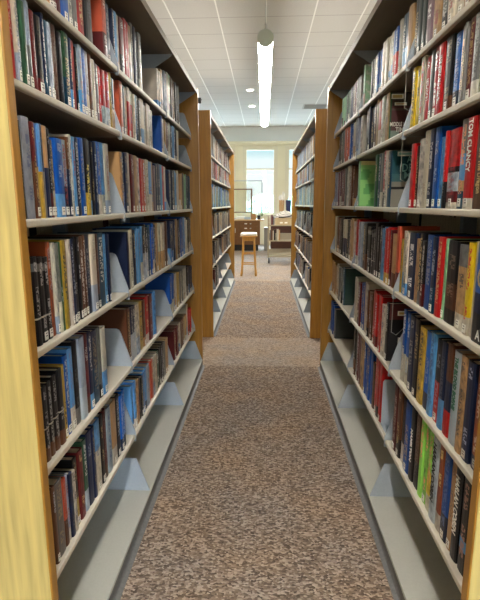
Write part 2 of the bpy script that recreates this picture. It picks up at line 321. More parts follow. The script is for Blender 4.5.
# ------------------------------------------------------------------ book racks
def rack(label, s, xf, xs, zs, ya, P, n, ztop=2.09):
    """s: -1 left of the aisle, +1 right.  xf: face of the base and end panels; xs: front edge of the shelves; ya: first bay's start"""
    W = 0.634; xc = xf + s * W / 2; xb = xf + s * W; yb = ya + n * P
    root = thing('library_bookcase', (xc, (ya + yb) / 2, 0), label, 'bookcase', 'double-sided library bookcases along the aisle')
    def bx(m, xa, xb_, *r): m.box(min(xa, xb_), max(xa, xb_), *r)
    for y0, y1 in ((ya - 0.03, ya), (yb, yb + 0.03)):
        m = MB(); bx(m, xf, xb, y0, y1, 0.0, ztop + 0.012); m.build('end_panel', OAK, root, bevel=0.003)
        if y0 < 1: v = MB(); bx(v, xf + s * 0.004, xb - s * 0.004, y0 - 0.0015, y0, 0.004, ztop + 0.008); v.build('panel_lit_face', OAK_LIT, root)  # light on the near panel's front painted as a paler oak layer
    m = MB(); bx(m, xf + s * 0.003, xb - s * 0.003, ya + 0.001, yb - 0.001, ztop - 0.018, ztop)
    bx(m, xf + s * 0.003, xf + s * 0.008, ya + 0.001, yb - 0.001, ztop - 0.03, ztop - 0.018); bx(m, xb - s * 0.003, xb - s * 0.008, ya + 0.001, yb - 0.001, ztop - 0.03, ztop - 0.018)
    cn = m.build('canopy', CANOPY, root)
    for k in range(n + 1):
        y = ya + k * P; y = min(max(y, ya + 0.02), yb - 0.02)
        m = MB(); bx(m, xc - 0.025, xc + 0.025, y - 0.015, y + 0.015, 0, ztop - 0.018); m.build('upright_post', BRACKET, root)
    for sd in (0, 1):
        def X(d): return xf + s * d if sd == 0 else xb - s * d           # d: depth from that face
        dsh = abs(xs - xf)
        for k in range(n):
            y0, y1 = ya + k * P, ya + (k + 1) * P
            for z in zs:
                m = MB(); bx(m, X(dsh), X(dsh + 0.232), y0 + 0.002, y1 - 0.002, z - 0.019, z)
                sh = m.build('shelf', STEEL, root, bevel=0.004)
                u = MB(); bx(u, X(dsh + 0.012), X(dsh + 0.226), y0 + 0.006, y1 - 0.006, z - 0.0196, z - 0.0188); u.build('underside_shade', CANOPY, sh)  # taupe sheet that imitates the shade below the shelf
                if sd: continue
                for yy in (y0 + 0.0008, y1 - 0.0038):
                    b = MB(); pts = [(dsh - 0.003, z - 0.030), (dsh - 0.001, z + 0.012), (dsh + 0.040, z + 0.140), (dsh + 0.046, z + 0.152), (dsh + 0.058, z + 0.158), (dsh + 0.262, z + 0.158), (dsh + 0.262, z - 0.020), (dsh + 0.014, z - 0.020), (dsh + 0.008, z - 0.030)]
                    b.prism([(X(d), zz) for d, zz in pts][::(1 if s < 0 else -1)], 'y', yy - 0.0006, yy + 0.0024); b.build('shelf_bracket', BRACKET, sh)
            m = MB(); bx(m, X(0.0), X(0.305), y0 + 0.001, y1 - 0.001, 0.042, 0.055); m.build('base_deck', DECK, root, bevel=0.002)
            for yy in (y0 + 0.0012, y1 - 0.0042):
                b = MB(); pts = [(0.004, 0.0555), (0.058, 0.205), (0.288, 0.205), (0.288, 0.0555)]
                b.prism([(X(d), zz) for d, zz in pts][::(1 if s < 0 else -1)], 'y', yy, yy + 0.003); b.build('base_bracket', BRACKET, root)
        for k in range(n + 1):
            y = ya + k * P; y = min(max(y, ya + 0.004), yb - 0.006)
            b = MB(); pts = [(0.012, ztop - 0.0185), (0.03, ztop - 0.035), (0.20, ztop - 0.14), (0.288, ztop - 0.15), (0.288, ztop - 0.0185)]
            b.prism([(X(d), zz) for d, zz in pts][::(1 if s < 0 else -1)], 'y', y - 0.0015, y + 0.0015); b.build('canopy_bracket', BRACKET, cn)
        m = MB(); m.prism([(X(0.0), 0.042), (X(0.0), 0.012), (X(-0.005), 0.004), (X(-0.02), 0.0), (X(0.02), 0.0), (X(0.02), 0.042)], 'y', ya + 0.001, yb - 0.001); m.build('kick_strip', KICK, root)
    return root
ZL = [1.773, 1.546, 1.242, 0.930, 0.621, 0.3165]; ZR = [1.772, 1.537, 1.2615, 0.9405, 0.6216, 0.3156]
XL, XLS, XR, XRS, Y0, P = -0.4833, -0.5395, 0.4554, 0.5089, 0.985, 0.914
rack('tall double-sided steel and oak bookcase on the near left, oak end panel beside the camera', -1, XL, XLS, ZL, Y0, P, 3)
rack('tall double-sided steel and oak bookcase on the near right, packed with thick novels', 1, XR, XRS, ZR, Y0, P, 3)
Y2, P2 = 4.61, 0.868
rack('far left bookcase with oak end panels, beyond the cross aisle', -1, XL, XLS, ZL, Y2, P2, 4)
rack('far right bookcase with oak end panels, beyond the cross aisle', 1, XR, XRS, ZR, Y2, P2, 4)
t = thing('sign_bracket', (XL + 0.02, 3.757, 2.02), 'tiny dark metal sign bracket on the far edge of the left end panel', 'bracket')
m = MB(); m.box(XL - 0.02, XL + 0.02, 3.757, 3.764, 2.0, 2.04); m.build('plate', BLACK, t)
m = MB(); m.tube([(XL, 3.764, 2.03), (XL + 0.02, 3.79, 2.03)], 0.004, 6); m.tube([(XL, 3.764, 2.01), (XL + 0.016, 3.785, 2.01)], 0.004, 6); m.build('prong', BLACK, t)

# ------------------------------------------------------------------ books
def vivid(r, g, b_):
    a = (r + g + b_) / 3; f = lambda c: max(0, min(255, (a + (c - a) * 1.3) * 0.86)); return srgb(f(r), f(g), f(b_))
PAL = {k: vivid(*v) for k, v in dict(n=(30, 42, 70), k=(27, 26, 29), b=(34, 92, 165), s=(112, 164, 214), w=(218, 212, 198), g=(120, 120, 118), r=(178, 44, 46), d=(92, 32, 34), t=(190, 158, 120), y=(196, 168, 84),
    e=(56, 90, 68), m=(160, 208, 172), o=(200, 104, 80), h=(98, 66, 48), l=(172, 182, 198), c=(22, 66, 90), x=(130, 108, 116), p=(112, 82, 94), z=(196, 206, 216), v=(164, 224, 116), u=(40, 52, 50), a=(128, 130, 84), B=(28, 112, 196), O=(160, 92, 62), K=(84, 62, 46), Y=(240, 214, 70)).items()}
WORD = dict(n='navy', k='black', b='blue', s='light blue', w='cream', g='grey', r='red', d='maroon', t='tan', y='mustard yellow', e='dark green', m='mint green', o='orange', h='brown', l='silver grey', c='teal', x='mottled', p='plum', z='white', v='lime green', u='charcoal', a='olive', B='bright blue', O='rust', K='dark brown', Y='yellow')
# code: bands from the bottom (upper limit, colour), ink colour, ink density, label words
SPEC = {
 'k2': ([(0.30, 'k'), (0.32, 'w'), (0.84, 'k'), (0.93, 'g'), (1, 'k')], (0.6, 0.6, 0.6), 0.5, 'black and white-banded book'),
 'k3': ([(0.2, 'h'), (0.44, 'k'), (0.46, 'w'), (1, 'k')], (0.35, 0.35, 0.36), 0.8, 'short black set volume'),
 'rr': ([(0.08, 'w'), (0.22, 'd'), (0.46, 'z'), (0.53, 'k'), (1, 'r')], (0.35, 0.03, 0.04), 0.5, 'fat red book with white panel'),
 'TC': ([(0.12, 'w'), (1, 'r')], (0.8, 0.35, 0.2), 0.0, 'red book with large white lettering'),
 'BD': ([(1, 'K')], (0.5, 0.35, 0.2), 0.0, 'dark brown book with gold title'),
 'q': ([(0.2, 'c'), (0.32, 't'), (0.62, 's'), (1, 'g')], (0.7, 0.3, 0.15), 0.9, 'blue and orange lettered book'),
 'bb': ([(0.3, 'k'), (0.5, 'n'), (1, 'b')], (0.1, 0.1, 0.2), 0.2, 'big blue-black book'),
 'kh': ([(0.18, 'k'), (0.5, 'h'), (1, 'k')], (0.5, 0.35, 0.25), 0.35, 'thick black and brown book'),
 'nt': ([(1, 'n')], (0.85, 0.85, 0.85), 1.0, 'navy book with bold white title'),
 'TB': ([(1, 'z')], (0.05, 0.05, 0.05), 0.0, 'white book with tall green title'),
 'HC': ([(1, 'k')], (0.8, 0.8, 0.8), 0.0, 'slim black book with white title'),
 'HK': ([(1, 'k')], (0.7, 0.7, 0.8), 0.0, 'black book with silver title'),
 'HW': ([(1, 'z')], (0.05, 0.05, 0.05), 0.0, 'white book with bold black title'),
 'yr': ([(0.2, 'w'), (1, 'Y')], (0.6, 0.08, 0.04), 1.0, 'yellow book with red lettering'),
 'kb': ([(0.24, 'k'), (0.36, 's'), (1, 'k')], (0.45, 0.25, 0.2), 0.8, 'black book with rust lettering'),
 'z3': ([(0.2, 'w'), (0.75, 't'), (1, 'g')], (0.1, 0.09, 0.08), 0.9, 'pale book with dark lettering'),
 'z4': ([(1, 't')], (0.05, 0.05, 0.05), 0.8, 'cream and black book'),
 'r2': ([(1, 'r')], (0.85, 0.75, 0.72), 1.0, 'red book crowded with white lettering'),
 'z2': ([(1, 'w')], (0.7, 0.15, 0.12), 1.0, 'cream book with red lettering'),
 'g2': ([(1, 'g')], (0.85, 0.83, 0.8), 1.0, 'grey book with white lettering'),
 'e2': ([(1, 'u')], (0, 0, 0), 0.0, 'plain charcoal book'),
 'e3': ([(1, 'a')], (0.3, 0.3, 0.2), 0.2, 'olive book'),
 'b2': ([(0.22, 'n'), (1, 'B')], (0.9, 0.9, 0.9), 0.25, 'bright blue book'),
 'b3': ([(0.3, 'n'), (1, 'b')], (0.2, 0.3, 0.6), 0.4, 'deep blue book'),
 'x2': ([(0.28, 'r'), (0.6, 'n'), (1, 'h')], (0.6, 0.25, 0.1), 1.0, 'book with busy red pattern'),
 'o2': ([(0.14, 'n'), (1, 'O')], (0.7, 0.55, 0.45), 0.9, 'rust book with pale lettering'),
 'n2': ([(1, 'n')], (0.4, 0.45, 0.6), 1.0, 'navy speckled book'),
 'o3': ([(0.2, 'w'), (1, 'O')], (0.9, 0.75, 0.3), 0.7, 'orange-brown book'),
 'v': ([(1, 'v')], (0.85, 0.4, 0.2), 0.9, 'lime green book'),
 'vy': ([(0.2, 'w'), (0.5, 'Y'), (1, 'v')], (0.8, 0.4, 0.2), 0.7, 'lime and yellow book'),
 'ky': ([(0.3, 'y'), (1, 'k')], (0.75, 0.6, 0.12), 1.0, 'black and yellow lettered book'),
 'y2': ([(1, 'Y')], (0.04, 0.04, 0.04), 0.8, 'bright yellow book'),
 'y': ([(1, 'y')], (0.05, 0.05, 0.05), 0.9, 'yellow book'),
 'x': ([(1, 'x')], (0.75, 0.72, 0.7), 1.0, 'grey speckled book'),
}
def spec(code, rr):
    if code in SPEC: return SPEC[code]
    if '/' in code:
        a, b = code.split('/'); c2, f = b[0], float(b[1:])
        if f > 0: bands, words = [(f, c2), (1, a)], '%s over %s book' % (WORD[a], WORD[c2])
        else: bands, words = [(0.72, a), (1, 'w')], '%s book with cream top' % WORD[a]
    else:
        a = code[0]; bands, words = [(1, a)], '%s book' % WORD[a]
        if rr.random() < 0.3:
            c2 = rr.choice({'n': 'sbc', 'k': 'hdg', 'b': 'nws', 's': 'wnb', 'w': 'tls', 'g': 'kw', 'r': 'dkw', 'd': 'hk', 't': 'hw', 'h': 'kt', 'o': 'dw', 'l': 'sw', 'c': 'nb'}.get(a, 'kw')); f = rr.choice((0.2, 0.28, 0.35)); bands = [(f, c2), (1, a)]
    lum = sum(PAL[bands[-1][1]]) / 3
    ink = rr.choice([(0.75, 0.73, 0.68), (0.6, 0.45, 0.2), (0.55, 0.6, 0.7)]) if lum < 0.22 else rr.choice([(0.04, 0.04, 0.06), (0.3, 0.05, 0.05), (0.06, 0.1, 0.25)])
    return bands, ink, rr.choice((0.1, 0.3, 0.55, 0.75)), words
SEED = [0]
def book_mesh(m, s, xs, y0, th, z, h, bands, ink, dens, D, tint):
    """hollow case: rounded spine and two boards"""
    SEED[0] += 1; k = float(SEED[0] % 97); t = min(0.0025, th * 0.18); g = min(0.004, th * 0.2)
    y0 += 0.0004; th -= 0.0008
    prof = [(D, 0), (g * 0.9, 0), (g * 0.25, th * 0.16), (0, th * 0.5), (g * 0.25, th * 0.84), (g * 0.9, th), (D, th), (D, th - t), (g + 0.003, th - t), (g + 0.003, t), (D, t)]
    outer = 6; lev = [0.0] + [b for b, _ in bands]; n = len(m.v); K = len(prof)
    for f in lev: m.v += [(xs + s * d, y0 + y, z + 0.0003 + h * f) for d, y in prof]
    us = [0, 0.02, 0.18, 0.5, 0.82, 0.98, 0]
    for i, (b, c) in enumerate(bands):
        col = tuple(max(0, min(1, v * w)) for v, w in zip(PAL[c], tint))
        for j in range(K):
            j2 = (j + 1) % K; q = [n + i * K + j, n + i * K + j2, n + (i + 1) * K + j2, n + (i + 1) * K + j]
            if 1 <= j <= 4:
                u0, u1 = k + us[j], k + us[j + 1]; uv = [(u0, k + lev[i] * 0.999), (u1, k + lev[i] * 0.999), (u1, k + b * 0.999), (u0, k + b * 0.999)]; ik = (*ink, dens)
            else: uv = [(k, k + lev[i])] * 4; ik = (0, 0, 0, 0)
            if s > 0: q = q[::-1]; uv = uv[::-1]
            m.face(q, col, ik, uv)
    col = PAL[bands[-1][1]]
    for base, fl in ((n, 1), (n + (len(lev) - 1) * K, 0)):
        for q in ((0, 1, 9, 10), (1, 2, 3, 4, 5, 8, 9), (5, 6, 7, 8)):
            q = [base + i for i in q]; m.face(q if (fl ^ (s > 0)) else q[::-1], col)
    return t, g
def page_mesh(m, s, xs, y0, th, z, h, D, mi=0):
    t = min(0.0025, th * 0.18); a, b = xs + s * 0.0075, xs + s * (D - 0.004)
    m.box(min(a, b), max(a, b), y0 + t + 0.0006, y0 + th - t - 0.0006, z + 0.003, z + h - 0.004, PAL['w'], mi)
def sticker_mesh(m, s, xs, y0, th, z, mi=(0, 1)):
    w = min(th * 0.6, 0.019); c = y0 + th / 2; a, b = xs - s * 0.0006, xs + s * 0.002
    m.box(min(a, b), max(a, b), c - w / 2, c + w / 2, z + 0.006, z + 0.028, (0.85, 0.84, 0.8), mi[0])
    a2 = xs - s * 0.0009
    for zz, f in ((0.022, 0.45), (0.015, 0.55)): m.box(min(a2, b), max(a2, b), c - w * f / 2, c + w * f / 2, z + zz, z + zz + 0.0022, (0.03, 0.03, 0.03), mi[1])

ROWS = {
"L1": "1347 31 t 235;1378 25 h 238;1403 26 d 239;1430 56 b 242;1486 30 w 238;1516 39 g 241;1563 51 r 224;1618 59 k 232;1789 44 o 242;1833 46 n 194;1906 23 n 199;1930 32 s 200;1962 33 w 201;1995 55 d 203;2051 37 r 218;2088 37 r 219;2125 47 t 219;2173 32 g 241;2206 34 n 238;2240 34 n 228;2275 54 g 238;2674 38 w 193;2713 38 w 191;2751 55 t 210;2846 36 l 226;2883 36 l 219;2919 60 w 237;2980 63 m 241;3043 33 h 237;3077 33 h 236;3111 33 h 237;3145 33 h 225;3178 37 k 241;3215 37 k 233;3253 37 k 234;3290 37 k 247",
"L2": "1128 20 r 195;1149 14 w 183;1163 19 c/n.5 195;1182 19 e 183;1202 23 l/g.5 192;1232 22 d 183;1254 34 k 180;1288 14 n 195;1303 15 c 184;1318 18 l 184;1337 19 k 195;1356 33 h 195;1389 27 k 186;1417 43 e/c.4 195;1460 15 n 191;1475 39 r 194;1515 16 k 184;1531 25 l 195;1556 35 b 194;1591 27 l 195;1619 28 h 195;1647 24 w 186;1671 15 k 187;1686 30 x 183;1717 21 r 183;1743 42 r/z.35 181;1786 42 r/z.35 186;1829 24 y 192;1853 37 k/t.4 180;1955 49 o 194;2004 29 g 187;2033 29 t 186;2063 43 r/w.0 195;2107 43 r/w.0 190;2150 25 w 186;2175 34 s 190;2210 35 n 194;2245 36 g 181;2282 67 w 195;2349 40 w 180;2389 40 w 195;2430 43 w 195;2474 43 w 180;2713 40 b 195;2754 41 w 187;2820 32 t 192;2853 30 d 180;2883 30 d 181;2913 30 d 184;2943 47 w 195;2990 65 n 184;3056 34 s 195;3090 34 s 195;3125 36 n 195;3161 36 n 187;3196 37 w 187;3234 37 w 190",
"L3": "1128 15 k 222;1143 36 l 233;1182 19 d/h.6 227;1202 16 b/y.55 227;1218 17 s/y.5 228;1236 17 n/g.5 231;1254 24 t/n.55 229;1278 15 k 225;1294 19 g 200;1314 48 b/s.3 207;1362 32 l/n.4 209;1394 22 h/n.6 220;1417 19 w 229;1436 24 s 226;1460 33 n 227;1493 39 b 231;1533 41 ky 234;1574 23 n 232;1598 24 k 231;1622 30 n 235;1653 42 b 239;1695 33 s 240;1729 40 w 241;1909 35 t 232;1944 29 c 232;1973 45 n 236;2018 39 w 240;2057 57 d 236;2115 60 t 238;2175 36 w 234;2211 56 r 234;2268 49 o 234;2317 62 w 239;2379 65 s 235;2444 45 t 240;2490 59 p 226;2549 49 n 238;2599 64 n 243;2663 54 s 242;2718 56 r 241;2774 32 w 239;2893 48 n 231;2941 41 n 229;2983 41 n 233;3024 34 k 234;3059 34 k 240;3094 36 s 239;3130 36 s 228;3167 57 w 243;3224 35 t 237;3259 35 t 227;3294 35 t 232;3329 35 t 237;3365 64 k 242;3429 37 m 235;3467 37 m 230;3504 37 m 241;3542 36 c 242;3578 36 c 241;3614 36 c 236;3651 36 c 236;3687 32 b 228",
"L4": "1136 28 k2 222;1167 30 k2 218;1200 28 k2 215;1228 25 O 251;1254 16 w 247;1271 17 g 245;1288 17 e 247;1305 29 y 250;1334 18 d 246;1353 15 w 250;1369 23 n 249;1392 32 k 253;1425 21 k 251;1446 30 h 252;1477 22 h 254;1500 37 n 252;1538 44 w 252;1582 26 h 250;1608 65 c 251;1674 28 s 245;1703 23 n 243;1949 31 n 236;1980 56 w 242;2036 34 n 247;2070 34 n 237;2104 36 s 247;2141 36 s 238;2178 36 s 249;2215 40 k/z.5 247;2256 40 k/z.5 254;2297 40 k/z.5 238;2337 54 c 247;2392 34 b 234;2427 34 b 253;2461 48 k 244;2510 50 t 251;2560 37 w/t.4 247;2597 37 w/t.4 243;2634 37 w/t.4 240;2671 37 w/t.4 247;2709 36 h 248;2745 36 h 253;2782 24 s 242;2890 42 n 247;2932 41 n 244;2974 35 n 244;3009 35 n 233;3045 35 n 251;3080 37 t 254;3118 37 t 242;3155 39 k 243;3194 39 k 250;3234 41 b 255;3275 41 b 246;3317 41 b 258;3359 44 s 252;3403 44 s 259;3448 31 w 246;3479 31 w 249;3510 31 w 235;3541 32 k 247;3574 32 k 244;3607 32 k 238;3640 39 g 250;3680 39 g 239",
"L5": "1128 27 k3 202;1159 25 k3 204;1188 30 k3 209;1221 32 k3 216;1256 22 y 217;1279 30 b 238;1309 35 s 249;1345 37 k 259;1383 44 l/z.4 260;1427 32 d 259;1459 33 n 257;1493 61 n/c.5 248;1554 32 g 246;1586 45 w 239;1906 52 h 236;1959 42 n/z.5 231;2001 42 n/z.5 228;2043 63 w 225;2106 66 y 221;2172 50 h 218;2222 63 r 227;2285 66 d 220;2352 41 s 216;2393 41 s 224;2841 34 b 233;2875 34 b 238;2909 34 b 241;2943 34 b 230;2977 30 w 223;3007 30 w 221;3038 30 w 226;3068 39 y 222;3107 39 y 219;3146 39 y 215;3185 41 g 218;3227 41 g 214;3269 41 g 209;3311 39 w 214;3350 39 w 209;3390 39 w 221;3430 39 w 221;3470 32 k 204;3502 32 k 205;3535 32 k 202;3567 38 n 198;3605 38 n 193;3643 38 n 188;3681 38 n 192",
"L6": "1133 17 h 228;1153 49 g 220;1202 25 o/h.4 206;1228 15 l 209;1243 23 n 201;1266 24 w 193;1290 29 k/y.4 220;1323 39 d 225;1363 32 e/z.3 240;1395 43 n 248;1438 25 n 249;1463 57 s/w.6 250;1521 33 k 251;1554 34 d 254;1589 48 l 247;1637 57 t 248;1701 45 k 248;1750 35 b2 231;1785 35 b2 235;1922 34 s 203;1957 34 s 208;1991 44 t 200;2036 37 k 192;2073 37 k 187;2111 40 s 193;2151 40 s 197;2192 53 l 200;2245 39 o 193;2285 39 o 196;2324 42 w 198;2366 42 w 200;2408 63 e 196;2472 36 k 204;2508 36 k 205;2544 36 k 207;2580 36 g 200;2616 36 g 195;2652 38 t 197;2690 38 t 199;2893 33 d 185;2926 33 d 185;2959 33 d 185;2992 33 d 185;3025 33 d 185;3058 33 w 185;3091 33 w 185;3124 33 w 185;3157 32 h 185;3189 32 h 185;3221 32 h 185;3253 32 h 185;3285 38 t 185;3323 38 t 185;3361 38 t 185;3399 32 w 236;3431 32 w 232;3464 32 w 239;3496 32 r 186;3528 32 r 187;3560 32 r 190;3592 32 r 185",
"R1": "1191 60 g 236;1256 57 n 238;1318 51 h 240;1375 60 t 230;1438 59 w 240;1501 57 w 240;1562 54 g 237;1620 67 t 243;1692 59 x 242;1766 41 e2 233;1807 40 e2 234;1848 44 k 226;1906 57 t 196;1963 44 c/s.4 195;2007 44 c/s.4 199;2052 43 w 197;2095 38 b/r.5 185;2134 38 b/r.5 185;2173 42 w 192;2215 42 w 189;2257 50 w 193;2307 50 w 195;2357 36 b/s.25 185;2394 36 b/s.25 185;2431 36 b/s.25 185;2468 53 w 185;2521 39 k 185;2561 39 k 185;2764 42 m 219 F7;2833 39 g 185;2872 39 g 186;2911 39 g 185;2950 32 p 185;2982 32 p 185;3015 32 p 185;3047 32 p 185;3079 34 n 185;3113 34 n 185;3148 34 n 185;3183 37 e 185;3220 37 e 185;3258 37 e 185;3296 37 e 185;3333 36 m 185;3369 36 m 185;3405 36 m 185;3442 36 m 185",
"R2": "993 18 w 207;1018 58 b 206;1083 62 t 194;1150 51 k 202;1206 51 r 198;1263 42 e3 194;1307 42 g 196;1350 38 d 199;1389 16 g 197;1405 31 g 197;1437 51 b2 194;1492 60 k 202;1556 48 r2 201;1604 36 r2 205;1641 38 g2 205;1680 45 r2 198;1730 43 z2 211;1774 45 y2 193;1819 48 y2 201;2212 54 t 199 F1;2275 57 w 201;2333 60 o 195;2393 42 t 210;2435 54 h 200;2490 57 k 194;2547 36 n 205;2584 36 n 195;2620 50 g 204;2750 56 w 200;2865 36 l 205;2902 36 l 212;2938 36 l 209;2974 66 w 201;3040 41 b 209;3081 41 b 206;3122 41 b 200;3163 34 o 196;3198 34 o 205;3233 34 o 204;3268 34 o 212;3303 34 o 212;3338 35 g 205;3373 35 g 200;3408 35 g 211;3443 34 k 193;3477 34 k 195;3511 34 k 204;3545 34 k 205",
"R3": "993 48 w 227;1045 51 k 237;1101 52 r 242;1157 47 n 232;1212 69 BD 225;1285 55 TC 227;1346 45 q 231;1395 78 rr 216;1476 21 r 218;1505 35 s 206;1540 45 b 240;1590 44 n 242;1634 46 w 242;1686 55 w 224;1747 29 k 208;1776 48 r 219;2108 52 c 229 F3;2160 45 w 234;2205 47 r 239;2251 49 g 233;2300 51 c 236;2352 42 e 236;2766 40 m 242 F2;2958 35 h 229;2994 34 h 230;3028 34 h 242;3063 34 h 232;3098 37 w 242;3135 37 w 242;3173 39 g 236;3213 39 g 229;3252 39 g 242;3292 32 d 234;3324 32 d 232;3356 32 d 230;3389 32 d 242;3421 34 p 234;3456 34 p 230;3490 34 p 234;3525 34 p 226;3560 39 l 236;3600 39 l 233;3640 39 l 230;3680 39 l 240",
"R4": "998 67 g 250;1070 66 r 233;1147 66 bb 244;1216 19 w 244;1238 33 yr 238;1274 60 z3 229;1337 82 kh 234;1419 21 m 236;1444 44 r 239;1493 42 n 236;1540 60 b 238;1600 32 k 216;1632 33 k 238;1665 40 t 218;1711 81 nt 234;1799 34 w 229;1833 34 w 236;1867 25 y 204;1917 38 o 249;1956 55 t 217;2011 33 d 230;2044 43 r/y.2 239;2088 43 r/y.2 232;2132 37 s 236;2170 37 s 229;2208 37 k 240;2246 37 k 231;2283 37 k 248;2321 44 k2 217;2366 44 k2 211;2411 42 k2 223;2453 42 k2 223;2507 52 k 238;2560 52 k 236;2613 38 l 239;2651 38 l 240;2689 38 l 239;2727 40 r 247;2766 40 r 250;2820 63 w 235;2883 40 t 247;2924 40 t 250;2964 40 t 241;3004 30 k 244;3035 30 k 240;3066 30 k 239;3097 40 w/n.5 240;3137 40 w/n.5 239;3177 40 w/n.5 237;3217 40 w/n.5 235;3257 32 k 248;3290 32 k 245;3323 32 k 234;3356 32 k 238;3389 35 h 239;3424 35 h 236;3460 35 h 245;3495 35 h 244;3531 32 w 244;3563 32 w 233;3595 32 w 249;3627 32 w 242",
"R5": "998 60 h 235;1063 44 k 272;1112 51 o2 272;1167 46 n2 266;1213 38 z4 268;1251 51 TB 265;1306 48 x2 272;1354 42 n 264;1397 49 k/r.5 257;1447 43 s 266;1490 51 b2 257;1541 54 y 259;1595 52 k 272;1648 61 n 272;1709 43 b/w.4 268;1753 43 b/w.4 271;2002 40 k 247 F5;2060 56 w 225;2117 44 r 252;2161 44 r 252;2205 44 r 249;2249 44 r 258;2315 36 h 236;2351 35 h 232;2386 35 h 232;2422 45 w 255;2467 45 w 260;2512 41 b 251;2553 41 b 243;2594 43 d 238;2638 43 d 232;2682 36 w 245;2719 36 w 250;2755 36 w 234;3159 63 c 243 F4;3223 33 g 230;3257 33 g 235;3290 33 g 232;3324 33 g 226;3358 32 w 229;3390 32 w 239;3421 32 w 241;3453 31 t 215;3485 31 t 206;3517 31 t 212;3549 31 t 214;3581 34 t 233;3615 34 t 230;3649 34 t 226;3684 34 t 235",
"R6": "993 37 w 239;1042 53 n 224;1101 32 o 228;1134 47 kb 272;1185 44 HK 272;1229 35 t 272;1264 49 b3 272;1313 39 o3 272;1353 51 HW 272;1404 44 vy 272;1448 37 v 272;1486 37 v 272;1528 52 h 272;1580 48 HC 268;1629 65 b 262;1701 42 k/w.3 256;1743 51 h 272;1794 53 d 269;2057 48 r 272;2105 47 r 272;2153 47 r 272;2201 44 h 224;2256 46 b 272;2303 46 b 272;2349 46 b 272;2395 46 b 272;2441 41 t 272;2482 41 t 272;2523 51 d 272;2575 51 d 270;2626 47 k 272;2673 47 k 272;3444 62 g 213 F6;3532 37 b 226;3570 37 b 218;3607 37 b 227;3645 37 b 233;3682 37 b 228",
}


ORD = ['first', 'second', 'third', 'fourth', 'fifth', 'sixth', 'seventh', 'eighth', 'ninth', 'tenth', 'eleventh', 'twelfth', 'thirteenth', 'fourteenth', 'fifteenth', 'sixteenth', 'seventeenth', 'eighteenth', 'nineteenth', 'twentieth'] + ['twenty-' + w for w in ('first', 'second', 'third', 'fourth', 'fifth', 'sixth', 'seventh', 'eighth', 'ninth')] + ['thirtieth'] + ['thirty-' + w for w in ('first', 'second', 'third', 'fourth', 'fifth', 'sixth', 'seventh', 'eighth', 'ninth')]
SHELF = ['top shelf', 'second shelf down', 'third shelf down', 'fourth shelf down', 'fifth shelf down', 'sixth shelf down']
allb = []
for key, row in ROWS.items():
    cnt = {}
    for e_ in row.split(';'):
        q = e_.split(); y, th, hh = int(q[0]) / 1000, int(q[1]) / 1000, int(q[3]) / 1000
        bay = min(2, int((y + th / 2 - Y0) / P)); cnt[bay] = cnt.get(bay, 0) + 1
        allb.append(dict(side=key[0], row=int(key[1]), y=y, th=th, code=q[2], h=hh, F=q[4] if len(q) > 4 else '', bay=bay, nth=cnt[bay], size=th * hh / (y + th / 2) ** 2))
ranked = sorted(allb, key=lambda b: -b['size'] - (1 if b['F'] else 0)); chosen = set(id(b) for b in ranked[:300])
